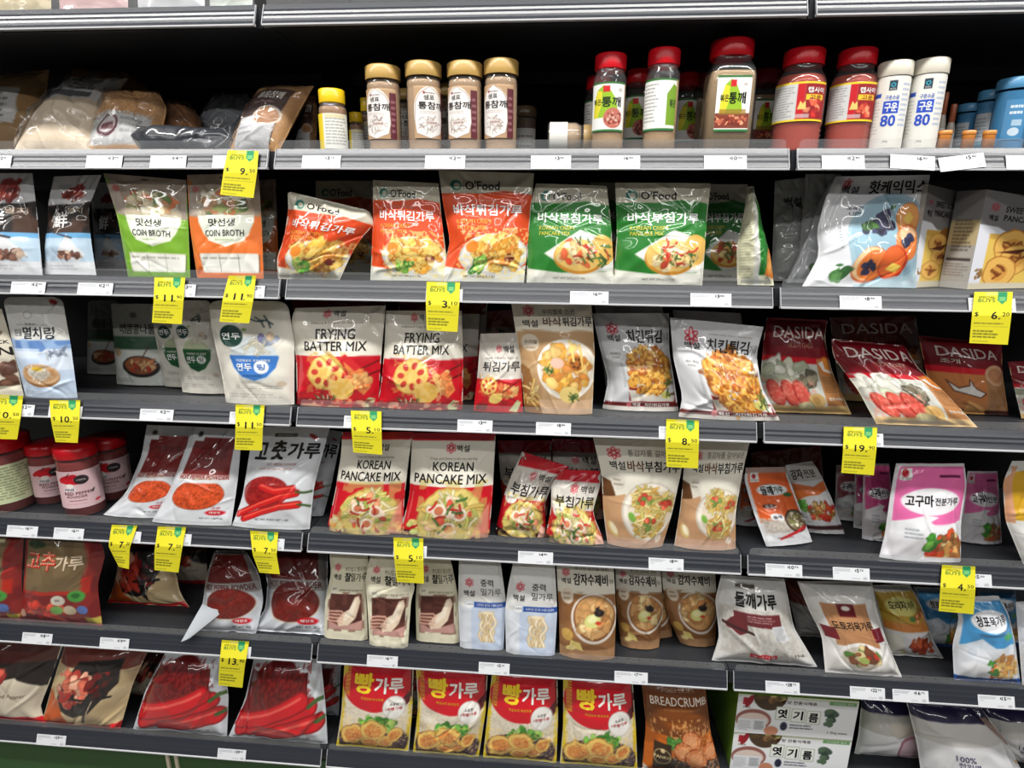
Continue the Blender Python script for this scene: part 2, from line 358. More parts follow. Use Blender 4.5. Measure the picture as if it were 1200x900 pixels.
for lv in range(7):
    for b in range(3):
        x0, x1 = (b - 1) * BAY + GAP, b * BAY - GAP; z = ZK[lv]; d = DK[lv]
        root = tag(empty('gondola_shelf', ((x0 + x1) / 2, .2, d)), 'dark grey shelf %s' % HOLDS[(lv, b)], 'shelf', 'gondola shelves')
        L = (x0 + x1) / 2, .2, d
        m = MB(); e = -.0062
        m.box(x0 + e, x1 - e, .024, DEPTH - .014, d - .022, d)                       # deck with folded front
        m.box(x0 + e, x1 - e, .020, .030, d - .032, d - .002)
        m.box(x0 + .03, x1 - .03, DEPTH - .06, DEPTH - .015, d - .05, d - .02)        # rear stiffener
        th = np.linspace(0, 2 * np.pi, 8, endpoint=False)
        for x in np.arange(x0 + .03, x1 - .02, .025):
            for yy in (.034,):
                v = np.column_stack([x + .0024 * np.cos(th), yy + .0024 * np.sin(th), np.full(8, d + .0004)])
                m.add(np.vstack([v, [[x, yy, d + .0004]]]), t=[[i, (i + 1) % 8, 8] for i in range(8)], mi=1, smooth=False)
        m.build('deck', [DECKM, HOLEM], root, L)
        m = MB()
        pr = [(-.0005, z + .004)]                                                     # ribbed ticket channel, leaning back
        for k in range(1, 8):
            f = k / 8; rb = .0005 if k in (3, 5) else 0
            pr.append((RT * f - rb, z + .004 + (RH - .004) * f))
        pr += [(RT, z + RH), (RT + .005, z + RH), (RT + .006, z + .02), (.006, z + .004)]
        m.extrude_x(pr, x0, x1)
        rl = m.build('ticket_rail', RAILM, root, L)
        m = MB(); m.extrude_x([(-.0025, z), (-.0025, z + .0024), (.0005, z + .0038), (.007, z + .004), (.007, z)], x0, x1)
        for xe in (x0, x1):
            xa = x0 - .0003 if xe == x0 else x1 - .0006
            m.extrude_x([(-.0022, z + .003), (RT - .0022, z + RH), (RT + .002, z + RH), (.003, z + .003)], xa, xa + .0009)
        m.build('rail_edge', LIPM, rl, L)
        m = MB(); h = .018; r = .008                                                  # clear riser with rounded top corners
        n = 7; a = np.linspace(0, np.pi / 2, n)
        top = [(x0 + .004 + r - r * math.sin(t), d + h - r + r * math.cos(t)) for t in a[::-1]] + [(x1 - .004 - r + r * math.sin(t), d + h - r + r * math.cos(t)) for t in a]
        outl = [(x0 + .004, d - .004)] + top + [(x1 - .004, d - .004)]
        o_ = np.array(outl); k = len(o_); f = np.column_stack([o_[:, 0], np.full(k, .0165), o_[:, 1]]); g = f + [0, .0012, 0]; c0 = f.mean(0)
        i = np.arange(k); j = (i + 1) % k
        m.add(np.vstack([f, [c0]]), t=np.stack([i, j, np.full(k, k)], 1), smooth=False)
        m.add(np.vstack([f, g]), q=np.stack([i, j, j + k, i + k], 1), smooth=False)
        m.build('clear_riser', RISER, root, L)
m = MB()
for x in (-.5 * BAY + .052, -.5 * BAY + .075): m.box(x - .004, x + .004, .017, .0225, .0, ZK[6] - .012)
tag(m.build('kick_panel_trim', CREAMM, None, (-.5 * BAY + .06, .02, 0)), 'pair of thin cream strips on green panel under bottom shelf', 'trim')

# ------------------------------------------------------------------ builders of goods
def spl(pts):
    p = np.array(pts, float); t = np.concatenate([[0], np.cumsum(np.hypot(*np.diff(p, axis=0).T))]); t /= t[-1]
    q = np.linspace(0, 1, 41); x, y = np.interp(q, t, p[:, 0]), np.interp(q, t, p[:, 1])
    if len(p) > 2:
        for _ in range(6):
            x[1:-1] = (x[:-2] + 2 * x[1:-1] + x[2:]) / 4; y[1:-1] = (y[:-2] + 2 * y[1:-1] + y[2:]) / 4
    return q, x, y

def drop(p, Y, z):                       # slide an outline's foot so that it stands at height z in the plane y = Y
    x, y = p
    for _ in range(6):
        P = at(x, y, Y); y = float(proj([P[0], Y, z])[1])
    return x, y

def make_surf(L, R, row, T, kind='pouch', wr=.0025, seed=1, Y=None, lean=.02, yaw=0.0, free=False, rc=0.0, sag=0.0, ncr=10, front=None):
    L = [tuple(map(float, p)) for p in L]; R = [tuple(map(float, p)) for p in R]; z = DK[row] + .002
    if front is None: front = .14 if kind == 'block' else .42
    tf = T * front
    if row >= 3 and Y is not None and Y < .099: Y = None
    if Y is None:
        if row >= 3:
            P, t = atz((L[0][0] + R[0][0]) / 2, (L[0][1] + R[0][1]) / 2, z); Yb = float(np.clip(P[1] if t > 0 else .3, .0, .3))
        else: Yb = .03
        Yb = max(Yb, .021 + tf * (.3 if kind == 'pillow' else .55))
    else: Yb = Y
    if not free:
        L[0] = drop(L[0], Yb - yaw / 2, z); R[0] = drop(R[0], Yb + yaw / 2, z)
    q, lx, ly = spl(L); _, rx, ry = spl(R)
    w = math.hypot(R[0][0] - L[0][0], R[0][1] - L[0][1]); w = max(w, np.mean(np.hypot(rx - lx, ry - ly)))
    hh = math.hypot(np.mean([L[-1][0], R[-1][0]]) - np.mean([L[0][0], R[0][0]]), np.mean([L[-1][1], R[-1][1]]) - np.mean([L[0][1], R[0][1]])); asp = hh / w
    Yt = Yb + lean
    def base(U, V):
        if rc:
            tt = np.clip((V - (1 - rc / asp)) / (rc / asp), 0, 1); ins = rc * (1 - np.sqrt(np.clip(1 - tt ** 2, 0, 1)))
            U = ins + U * (1 - 2 * ins)
        X = np.interp(V, q, lx) * (1 - U) + np.interp(V, q, rx) * U; Yp = np.interp(V, q, ly) * (1 - U) + np.interp(V, q, ry) * U
        if sag: Yp = Yp + sag * 4 * U * (1 - U) * V ** 3
        return at(X, Yp, Yb + (Yt - Yb) * V + yaw * (U - .5))
    c = base(np.array([.0, 1, .5, .5]), np.array([.5, .5, .15, .85])); n = np.cross(c[1] - c[0], c[3] - c[2]); n /= np.linalg.norm(n)
    if n[1] > 0: n = -n
    def prof(U, V):
        t = np.clip(np.abs(2 * U - 1) / .97, 0, 1)
        if kind == 'block': return (1 - t ** 7) * (.96 + .04 * sst(0, .1, V)) * (1 - .55 * sst(.72, 1, V))
        a = (1 - t ** 2.2) ** .75
        if kind == 'pillow': return a * (1 - np.clip(np.abs(2 * V - 1) / .95, 0, 1) ** 2.6) ** .7
        if kind == 'flat': return a * .5
        return a * (.62 + .38 * sst(0, .3, V)) * (1 - .93 * sst(.25, .97, V))
    zmin = z
    def S(U, V, side=1, off=0.0):
        U = np.asarray(U, float); V = np.asarray(V, float); P = base(U, V)
        ed = np.clip(np.minimum(U, 1 - U) / .05, 0, 1) ** .7 * (.35 + .65 * np.clip(np.minimum(V + .02, 1 - V) / .08, 0, 1))
        f = front if side > 0 else -(1 - front)
        h = T * f * prof(U, V)
        if wr: h = h + wr * wrinkle(U, V, asp, seed, ncr if side > 0 else 3) * ed
        P = P + n * (h + (off if side > 0 else -off))[..., None]
        if not free: P[..., 2] = np.maximum(P[..., 2], zmin)
        return P
    S.asp, S.w, S.h, S.loc, S.n = asp, w, hh, base(np.array([.5]), np.array([0.]))[0], n
    return S

def uv(nu, nv, v0, v1):
    u, v = np.meshgrid(np.linspace(0, 1, nu), np.linspace(v0, v1, nv)); return u.ravel(), v.ravel()

def patch(mb, S, art, base, v0, v1, nu, nv, seed, texts=True, back=(190, 188, 182), closed=True, mi=0):
    U, V = uv(nu, nv, v0, v1); a = Art(U, V, S.asp, base, 1.1 / nu, seed); art(a)
    mb.grid(S(U, V, 1).reshape(nv, nu, 3), col=a.C, mi=mi)
    nb = max(3, int(nv / 8)); nub = max(8, nu // 5); Ub, Vb = uv(nu, nb, v0, v1); mb.grid(S(Ub, Vb, -1).reshape(nb, nu, 3), col=back, mi=mi, flip=True)
    if closed:
        for vv in ((v0,) if v0 == 0 else ()) + ((v1,) if v1 == 1 else ()):
            u = np.linspace(0, 1, nu); k = np.full(nu, vv); g = np.stack([S(u, k, 1), S(u, k, -1)])
            mb.grid(g, col=a.C[:nu].mean(0) * .9, mi=mi, flip=vv == 0)
    if texts: lay_text(mb, a, S, vmax=v1 if v1 < 1 else 1.1, vmin=v0 if v0 > 0 else -.1, mi=mi)

SEEDN = [100]
def bag(name, art, row, L, R, label, cat='bag', group=None, base=(222, 218, 206), T=.05, mat=None, seal=.93, seal_name='top_seal', dens=.95, back=None, wrap=False, **kw):
    SEEDN[0] += 37; sd = kw.pop('seed', SEEDN[0])
    S = make_surf(L, R, row, T, seed=sd, **kw)
    nu = int(np.clip(S.w * dens, 14, 150)); nv = int(np.clip(S.h * dens, 16, 170)); mt = mat or FILM
    bk = back or tuple(np.asarray(base) * .92)
    mb = MB(); patch(mb, S, art, base, 0, seal, nu, max(6, int(nv * seal)), sd, back=bk)
    o = mb.build(name, mt, None, S.loc); tag(o, label, cat, group)
    if seal < 1:
        mb = MB(); patch(mb, S, art, base, seal, 1, nu, max(4, int(nv * (1 - seal))), sd, back=bk)
        mb.build(seal_name, mt, o, S.loc)
    if wrap:
        mb = MB(); U, V = uv(40, 40, 0, 1); S2 = make_surf(L, R, row, T * 1.12, seed=sd + 5, **{**kw, 'wr': kw.get('wr', .0025) * 2.2})
        mb.grid(S2(U, V, 1, .002).reshape(40, 40, 3)); mb.build('clear_film', WRAP, o, S.loc)
    return o

def jar(name, prof, row, xl, xr, ytop, label, cat='jar', group=None, Y=None, lidp=(), mats=None, body_col=(150, 110, 80), lid_col=(200, 20, 30), lidn=.14, fill=.86,
        lab=None, lab_art=None, lab_base=(240, 240, 236), lab_ang=2.2, lab_yaw=0.0, neck=None, clear=True, cont_mat=None, rib=None, n=44, square=False, lab_name='paper_label'):
    """prof: outline of the vessel as (radius, height) fractions; xl..xr its width near the foot and ytop its top in the picture"""
    z = DK[row] + .0015; Yc = Y if Y is not None else .03 + .03
    x = at(*drop(((xl + xr) / 2, 500), Yc, z), Yc)[0]; r = .03; th_ = np.linspace(0, 2 * np.pi, 60)
    for _ in range(8):                    # radius and place whose round outline spans xl..xr just above the foot
        e = proj(np.stack([x + r * np.cos(th_), Yc + r * np.sin(th_), np.full(60, z + .03)], 1))[:, 0]
        r *= (xr - xl) / (e.max() - e.min()); x += ((xl + xr) / 2 - (e.max() + e.min()) / 2) * r * 2 / (xr - xl)
    lo, hi = z, z + .6
    for _ in range(40):
        mid = (lo + hi) / 2
        if proj([x, Yc - r * .2, mid])[1] > ytop: lo = mid
        else: hi = mid
    H = lo - z; c = (x, Yc, z)
    root = tag(empty(name, c), label, cat, group)
    def sh(p, k=1.0, dz=0): return [(a * r * k, b * H + dz) for a, b in p]
    def sq(mb_):                           # round-cornered square section
        if not square: return
        for i in range(len(mb_.v)):
            v = mb_.v[i]; d = v[:, :2] - np.array(c[:2]); th = np.arctan2(d[:, 1], d[:, 0]) - square; k = (np.abs(np.cos(th)) ** 5 + np.abs(np.sin(th)) ** 5) ** (-1 / 5)
            v[:, :2] = np.array(c[:2]) + d * (k * .9)[:, None]
    if clear:
        mb = MB(); mb.lathe(sh(prof), n=n, center=c); sq(mb); mb.build('clear_jar', CLEAR, root, c)
        pf = [(0, .004)] + [(a * .955, max(b, .008)) for a, b in prof if b <= fill]; rl = np.interp(fill, [b for a, b in prof], [a for a, b in prof]); pf += [(rl * .955, fill), (0, fill)]
        mb = MB(); mb.lathe(sh(pf), n=n, col=body_col, center=c); sq(mb); mb.build('contents', cont_mat or SEED, root, c)
    else:
        mb = MB(); mb.lathe([(0, .001)] + sh(prof), n=n, col=body_col, center=c); sq(mb); mb.build('bottle_body', mats or PLASTIC, root, c)
    rt = neck or prof[-1][0]
    hb = 1 - lidn
    lp = lidp or [(rt * 1.06, hb), (rt * 1.08, hb + .01), (rt * 1.08, .985), (rt * 1.0, 1.0), (0, 1.0)]
    mb = MB(); mb.lathe(sh(lp), n=96 if rib else n, col=lid_col, center=c, rib=rib); mb.build('lid', PLASTIC, root, c)
    if lab:
        v0, v1 = lab; to = (square if square else math.atan2(CAM[1] - Yc, CAM[0] - x)) + lab_yaw
        def S(U, V, side=1, off=0.0):
            U = np.asarray(U, float); V = np.asarray(V, float); a = to + lab_ang * (U - .5); zz = v0 + (v1 - v0) * V
            rr = np.interp(zz, [b for a_, b in prof], [a_ for a_, b in prof]) * r + .0008 + off
            if square:
                th = a - square; rr = rr * (np.abs(np.cos(th)) ** 5 + np.abs(np.sin(th)) ** 5) ** (-1 / 5) * .9
            return np.stack([x + rr * np.cos(a), Yc + rr * np.sin(a), z + zz * H], -1)
        asp = (v1 - v0) * H / (lab_ang * r); nu = int(np.clip((xr - xl) * 1.9, 24, 120)); nv = int(np.clip(nu * asp, 20, 150))
        U, V = uv(nu, nv, 0, 1); a = Art(U, V, asp, lab_base, 1.1 / nu, SEEDN[0]); SEEDN[0] += 3; lab_art(a)
        mb = MB(); mb.grid(S(U, V).reshape(nv, nu, 3), col=a.C); lay_text(mb, a, S, .0004); mb.build(lab_name, CARD, root, c)
    return root

def carton(name, L, R, row, label, art, dpt, base, side, group=None, Y=.03, yaw=0.0, side_art=None, lean=0.0):
    """a card box whose printed front has the outline L..R and whose depth runs back from it"""
    SEEDN[0] += 11
    S = make_surf(L, R, row, 0, kind='flat', wr=0, Y=Y, yaw=yaw, lean=lean, free=row == 99)
    nu, nv = int(np.clip(S.w, 20, 170)), int(np.clip(S.h, 20, 160)); U, V = uv(nu, nv, 0, 1); a = Art(U, V, S.asp, base, 1.1 / nu, SEEDN[0]); art(a)
    root = tag(empty(name, S.loc), label, 'box', group)
    mb = MB(); mb.grid(S(U, V).reshape(nv, nu, 3), col=a.C, smooth=False); lay_text(mb, a, S, .0004); mb.build('printed_front', CARD, root, S.loc)
    c = S(np.array([0, 1, 1, 0.]), np.array([0, 0, 1, 1.])); bkv = -S.n * dpt; bkv[2] = 0; b = c + bkv
    mb = MB(); mb.add(np.vstack([c, b]), q=[[1, 5, 6, 2], [4, 0, 3, 7], [3, 2, 6, 7], [0, 4, 5, 1], [5, 4, 7, 6]], col=side, smooth=False)
    mb.build('carton_body', CARD, root, S.loc)
    if side_art:
        S2 = lambda U, V, sd=1, off=0.0: (c[0] * (1 - V)[:, None] + c[3] * V[:, None] + bkv * (1 - U)[:, None] + np.cross(c[3] - c[0], bkv) / np.linalg.norm(np.cross(bkv, c[3] - c[0])) * (off + .0005))
        asp = np.linalg.norm(c[3] - c[0]) / dpt; U, V = uv(40, 80, 0, 1); a = Art(U, V, asp, side, 1 / 40, 5); side_art(a)
        mb = MB(); mb.grid(S2(U, V).reshape(80, 40, 3), col=a.C, smooth=False); lay_text(mb, a, S2, .0006); mb.build('printed_side', CARD, root, S.loc)
    return root

YEL = (216, 206, 38)
def special(L, R, price, label, Y=-.0085, curl=.005):
    """a yellow SPECIAL BUYS card clipped to a rail"""
    def art(a):
        a.text('SPECIAL', .12, .875, .56, .915, (70, 120, 40), .01); a.text('BUYS', .12, .80, .56, .865, (60, 130, 60), .02)
        a.rect(.30, .935, .62, .985, (214, 206, 130), .8); a.rect(.62, .83, .86, 1, (36, 140, 92)); a.poly([(.62, .84), (.74, .76), (.86, .84)], (36, 140, 92))
        a.rect(.66, .83, .82, .90, (150, 205, 120), .8); a.line([(.66, .865), (.82, .865)], .012, (40, 130, 80))
        d, c = price.split('.')
        a.text('$', .06, .52, .16, .61, (20, 22, 24), .015)
        wd = .145 * len(d); a.text(d, .64 - wd, .48, .64, .62, (15, 15, 18), .03); a.rect(.68, .475, .72, .50, (15, 15, 18))
        a.text(c, .77, .54, .95, .61, (15, 15, 18), .012)
        a.micro(.06, .37, .93, .41, 1, (60, 62, 24), .8); a.line([(.06, .335), (.94, .335)], .008, (150, 145, 40))
        a.micro(.06, .10, .78, .27, 3, (50, 52, 20), .75); a.micro(.06, .03, .5, .06, 1, (90, 90, 30), .6)
    q, lx, ly = spl(L); _, rx, ry = spl(R); w = R[0][0] - L[0][0]; asp = (L[0][1] - L[-1][1]) / w
    zt = at(L[-1][0], L[-1][1], 0.0)[2]; zr = min(ZK, key=lambda z: abs(z + RH - zt))
    def S(U, V, side=1, off=0.0):
        U = np.asarray(U, float); V = np.asarray(V, float)
        px, py = np.interp(V, q, lx) * (1 - U) + np.interp(V, q, rx) * U, np.interp(V, q, ly) * (1 - U) + np.interp(V, q, ry) * U
        yy = Y + RT * np.clip((at(px, py, 0.0)[..., 2] - zr) / RH, -.15, 1) - curl * (1 - V) ** 2 + .002 * (2 * U - 1) ** 2
        P = at(px, py, yy); P[..., 1] -= off if side > 0 else -off
        return P
    nu, nv = 48, 76; U, V = uv(nu, nv, 0, 1); a = Art(U, V, asp, YEL, 1.1 / nu, 3); art(a)
    loc = S(np.array([.5]), np.array([1.]))[0]
    mb = MB(); mb.grid(S(U, V).reshape(nv, nu, 3), col=a.C); mb.grid(S(U, V, -1, .0004).reshape(nv, nu, 3), col=YEL, flip=True); lay_text(mb, a, S, .0003)
    return tag(mb.build('special_price_card', PAPER, None, loc), label, 'price tag', 'yellow special price cards')

def ticket(row, x0, x1, price, label, tilt=0.0, s0=.03, s1=.66):
    z = ZK[row]
    def rp(px, s):
        yy = -.0032 + RT * s; zz = z + RH * s; P = None; py = 400.
        for _ in range(6):
            P = at(px, py, yy); py = float(proj([P[0], yy, zz])[1])
        return np.array([P[0], yy, zz])
    A, B = rp(x0, .3), rp(x1, .3); wv = B[0] - A[0]; up = np.array([0, RT, RH]); up /= np.linalg.norm(up); hgt = (s1 - s0) * math.hypot(RT, RH)
    c = rp((x0 + x1) / 2, (s0 + s1) / 2) + np.array([0, -.0006 if tilt else 0, 0]); cs, sn = math.cos(tilt), math.sin(tilt); ex = np.array([1, 0, 0]) * cs + up * sn; ey = up * cs - np.array([1, 0, 0]) * sn; nn = np.cross(ex, ey)
    asp = hgt / wv
    def S(U, V, side=1, off=0.0):
        U = np.asarray(U, float); V = np.asarray(V, float)
        return c + (U - .5)[..., None] * wv * ex + (V - .5)[..., None] * hgt * ey + nn * (off + .0004 * side)
    nu, nv = 44, 26; U, V = uv(nu, nv, 0, 1); a = Art(U, V, asp, (216, 218, 222), 1.1 / nu, abs(int(x0)) + row)
    a.micro(.05, .68, .55, .92, 2, (120, 122, 128), .7); a.micro(.05, .52, .2, .60, 1, (120, 122, 128), .5); a.micro(.52, .12, .76, .22, 1, (130, 132, 138), .6)
    a.rect(.82, .1, .93, .3, (150, 152, 156), .6, r=.02)
    d, ce = price.split('.')
    a.text('$', .60, .70, .635, .88, (50, 52, 58), .02); wd = .062 * len(d); a.text(d, .65, .66, .65 + wd, .92, (25, 26, 30), .045); a.text(ce, .67 + wd, .76, .67 + wd + .1, .90, (40, 42, 46), .02)
    mb = MB(); mb.grid(S(U, V).reshape(nv, nu, 3), col=a.C, smooth=False); mb.grid(S(U, V, -1).reshape(nv, nu, 3), col=(230, 230, 230), flip=True, smooth=False); lay_text(mb, a, S, .0003)
    return tag(mb.build('shelf_ticket', CARD, None, c), label, 'price label', 'white shelf tickets')
# ------------------------------------------------------------------ printed designs
CREAM = (226, 221, 206); RED = (196, 18, 36); INK = (26, 24, 24); WH = (240, 240, 238)
FRY = [(226, 178, 84), (214, 158, 66), (236, 196, 112), (204, 138, 56)]
def lotus(a, u, v, r):
    a.ell(u, v, r, r * .92, (206, 150, 66), .3, wob=.06); a.ell(u, v, r * .94, r * .86, (236, 198, 110), .3, wob=.06)
    a.speck(u - r, v - r / a.asp, u + r, v + r / a.asp, (222, 172, 84), 34, .55, .5)
    for k in range(7):
        t = k * .9 + .4; a.ell(u + r * .58 * math.cos(t), v + r * .55 * math.sin(t) / a.asp, r * .2, r * .15, (196, 62, 46), t); 
def d_frying(a):
    a.rect(-.1, -.1, 1.1, .505, (200, 16, 34)); a.speck(-.1, -.1, 1.1, .5, (170, 8, 26), 5, .6, .5)
    a.flower(.38, .93, .05); a.text('백설', .45, .90, .58, .96, INK, .02); a.text('Delicious & Crispy to the very last bite', .22, .82, .79, .85, (120, 112, 100))
    a.text('FRYING', .27, .675, .71, .775, INK, .022); a.text('BATTER MIX', .14, .56, .84, .65, INK, .022)
    lotus(a, .40, .345, .215); a.line([(.98, .46), (.62, .30)], .018, (110, 24, 20)); a.line([(.99, .36), (.66, .24)], .018, (90, 20, 18))
    a.poly([(.60, .46), (.74, .42), (.86, .34), (.92, .20), (.84, .12), (.72, .22)], (226, 130, 70)); a.pile(.78, .27, .12, .13, 26, .035, [(232, 150, 86), (222, 120, 66), (240, 180, 110)])
    a.poly([(.56, .49), (.62, .53), (.80, .40), (.74, .36)], (206, 40, 44))
    a.ell(.60, .18, .135, .12, (230, 182, 84), .4, wob=.1); a.speck(.46, .05, .74, .3, (240, 205, 130), 26, .5, .6)
    for k in range(14): a.line([(.30 + .015 * k, .07), (.26 + .02 * k, .12 - .003 * (k % 4) * 4)], .012, [(44, 84, 40), (80, 120, 60), (226, 220, 190)][k % 3])
    a.poly([(.80, .02), (.90, .10), (.97, .08), (.93, -.02)], (206, 214, 160)); a.speck(.02, -.1, .98, .055, (120, 40, 36), 16, .45, .7)
    a.speck(.02, -.1, .98, .05, (236, 190, 150), 20, .62, .8)
def d_fry_small(a):
    a.rect(-.1, -.1, 1.1, .42, (196, 18, 34)); a.rect(-.1, .88, 1.1, 1.1, (176, 168, 160), .6)
    a.flower(.50, .80, .075); a.text('백설', .62, .75, .88, .84, INK, .02); a.text('바삭하게 튀겨지는 튀김가루', .18, .67, .95, .70, (110, 100, 90))
    a.text('튀김가루', .12, .52, .97, .64, INK, .02, .12)
    lotus(a, .30, .34, .19); a.pile(.68, .28, .2, .13, 30, .05, [(232, 150, 86), (216, 110, 60), (240, 186, 120)]); a.ell(.45, .18, .14, .11, (236, 204, 110), .3, wob=.1)
    a.line([(.95, .40), (.6, .26)], .02, (90, 20, 18)); a.poly([(.72, .02), (.9, .16), (.97, .12), (.88, 0)], (214, 220, 170))
    for k in range(8): a.line([(.04 + .03 * k, .02), (.08 + .03 * k, .10)], .015, (40, 60, 30))
def d_crispyrice(a):
    a.rect(-.1, -.1, 1.1, .74, (196, 160, 118)); a.speck(-.1, -.1, 1.1, .74, (176, 136, 92), 5, .5, .6); a.rect(-.1, .0, 1.1, .13, (214, 178, 142))
    a.poly([(-.1, -.1), (-.1, .5), (.12, .4), (.22, .12), (.3, -.1)], (150, 104, 58)); a.strands(.1, .18, .1, .2, 14, .14, .025, [(226, 186, 110), (236, 206, 140)])
    a.flower(.20, .93, .075); a.text('백설', .11, .78, .30, .845, INK, .02); a.text('우리쌀로 만든', .37, .895, .78, .945, (90, 84, 76))
    a.text('바삭', .37, .79, .60, .87, (112, 72, 44), .025); a.text('튀김가루', .615, .79, .985, .87, INK, .025)
    a.ell(.17, .64, .115, .115, (214, 200, 178)); a.text('우리쌀', .09, .63, .26, .665, (110, 86, 60)); a.micro(.10, .575, .25, .61, 1, (140, 120, 90), .7)
    a.ell(.63, .405, .40, .40, (240, 234, 222)); a.ell(.63, .405, .365, .365, (222, 212, 196))
    a.pile(.62, .42, .30, .30, 80, .07, [(226, 172, 80), (214, 150, 60), (240, 200, 120), (200, 130, 60)]); a.ell(.50, .46, .09, .07, (226, 180, 160)); a.ell(.66, .18, .14, .11, (240, 212, 130))
    a.ell(.76, .46, .10, .10, (170, 100, 36)); 
    for k in range(7): a.ell(.76 + .055 * math.cos(k), .46 + .04 * math.sin(k), .022, .02, (90, 50, 20))
    for x in (.40, .72): a.strands(x, .40 if x < .5 else .16, .06, .06, 12, .06, .01, [(70, 110, 50), (100, 140, 70)])
    a.line([(.68, .66), (.72, .48)], .03, (240, 206, 120)); a.line([(.8, .62), (.84, .42)], .03, (230, 190, 100))
def d_chicken(a):
    a.rect(-.1, -.1, 1.1, .06, (222, 216, 208)); a.flower(.22, .84, .085, bgc=(214, 214, 214)); a.text('백설', .14, .71, .31, .78, INK, .02)
    a.text('치킨튀김', .40, .70, .89, .83, INK, .03); a.text('가루', .90, .70, .99, .80, (120, 120, 120)); a.micro(.42, .86, .9, .885, 1, (140, 140, 140), .6)
    a.ell(.20, .58, .09, .075, (228, 228, 228)); a.text('바삭튀김', .13, .57, .27, .60, (60, 60, 60)); a.micro(.14, .535, .26, .56, 1, (120, 120, 120), .8)
    for k in range(12): a.rect(.235, .49 - .022 * k, .265, .50 - .022 * k, (150, 152, 156), .8)
    a.poly([(.33, .10), (.30, .26), (.98, .18), (.98, .06)], (140, 30, 32)); a.poly([(.30, .22), (.36, .10), (.95, .10), (.98, .16), (.6, .2)], (232, 226, 214))
    a.pile(.64, .42, .30, .30, 150, .058, [(228, 158, 58), (206, 126, 42), (240, 184, 84), (186, 100, 34), (236, 170, 70)])
    a.speck(.3, .1, .98, .7, (246, 206, 120), 42, .60, .6, (.64, .42, .34, .34)); a.speck(.3, .1, .98, .7, (150, 76, 26), 30, .66, .6, (.64, .42, .34, .34))
    a.ell(.84, .17, .07, .05, (222, 214, 120)); a.strands(.9, .25, .06, .1, 8, .1, .012, [(90, 120, 60)])
    a.rect(-.1, .045, 1.1, .085, (96, 24, 24)); a.flower(.33, .065, .032, bgc=(222, 216, 208)); a.text('백설', .38, .045, .48, .085, (230, 226, 220), .01); a.text('치킨튀김가루', .54, .045, .88, .085, (240, 236, 230), .012)
def d_dasida(a):
    a.rect(-.1, .60, 1.1, 1.1, (118, 12, 26)); a.rect(-.1, .54, 1.1, .61, (198, 16, 34), slope=0); a.text('DASIDA', .12, .80, .93, .92, (226, 210, 204), .015); a.text('쇠고기 다시다', .34, .70, .72, .76, (190, 130, 110), .01)
    a.rect(-.1, -.1, .76, .545, (206, 206, 196)); a.pile(.30, .42, .30, .12, 30, .09, [(222, 222, 208), (206, 208, 186), (180, 186, 160), (230, 228, 216)]); a.pile(.55, .36, .10, .12, 14, .06, [(120, 112, 92), (96, 90, 76), (150, 142, 120)])
    for x, r in ((.16, .13), (.32, .14), (.46, .14)):
        a.ell(x, .215, r * .62, r * 1.25, (176, 52, 44), .45); a.ell(x + .01, .22, r * .52, r * 1.12, (222, 92, 78), .45)
    a.speck(.04, .08, .62, .34, (240, 150, 130), 40, .6, .5)
    a.rect(-.1, -.1, 1.1, .085, (214, 178, 118)); a.ell(.62, .15, .10, .09, (214, 176, 112), wob=.1); a.ell(.62, .15, .05, .05, (196, 152, 88)); a.ell(.5, .09, .1, .05, (208, 196, 150), wob=.1)
    a.rect(.74, .09, 1.1, .60, (190, 132, 82)); a.micro(.77, .24, .97, .42, 8, (110, 70, 36), .7); a.ell(.88, .53, .11, .10, (206, 110, 40)); a.ell(.88, .53, .09, .08, (226, 140, 60))
    a.poly([(.76, .56), (.82, .48), (.94, .45), (.99, .47), (.86, .50), (.84, .58)], (236, 232, 226)); a.text('한우+마늘', .78, .155, .97, .19, (240, 236, 220), .02); a.rect(.75, .10, .985, .145, (150, 100, 60), .5)
def d_dasida_clam(a):
    a.rect(-.1, .63, 1.1, 1.1, (122, 14, 26)); a.rect(-.1, .55, 1.1, .635, (206, 22, 40)); a.text('DASIDA', .14, .765, .88, .89, (224, 208, 204), .015); a.text('조개', .16, .68, .38, .74, (226, 210, 200), .02)
    a.rect(-.1, -.1, 1.1, .555, (204, 128, 72)); a.rect(.66, -.1, 1.1, .5, (178, 128, 86)); a.rect(-.1, -.1, 1.1, .06, (74, 36, 24)); a.ell(.84, .55, .17, .14, (214, 170, 130)); a.ell(.84, .55, .12, .10, (190, 130, 90))
    a.poly([(.18, .46), (.3, .36), (.44, .40), (.46, .48), (.52, .36), (.64, .30), (.56, .24), (.40, .28), (.24, .32)], (238, 234, 228)); a.line([(.18, .46), (.3, .36), (.44, .40), (.46, .48), (.52, .36), (.64, .30), (.56, .24), (.40, .28), (.24, .32), (.18, .46)], .015, (90, 40, 26))
    a.micro(.70, .10, .95, .36, 10, (110, 76, 44), .6); a.poly([(.3, -.1), (.4, .2), (.62, .1), (.7, -.1)], (226, 166, 96))
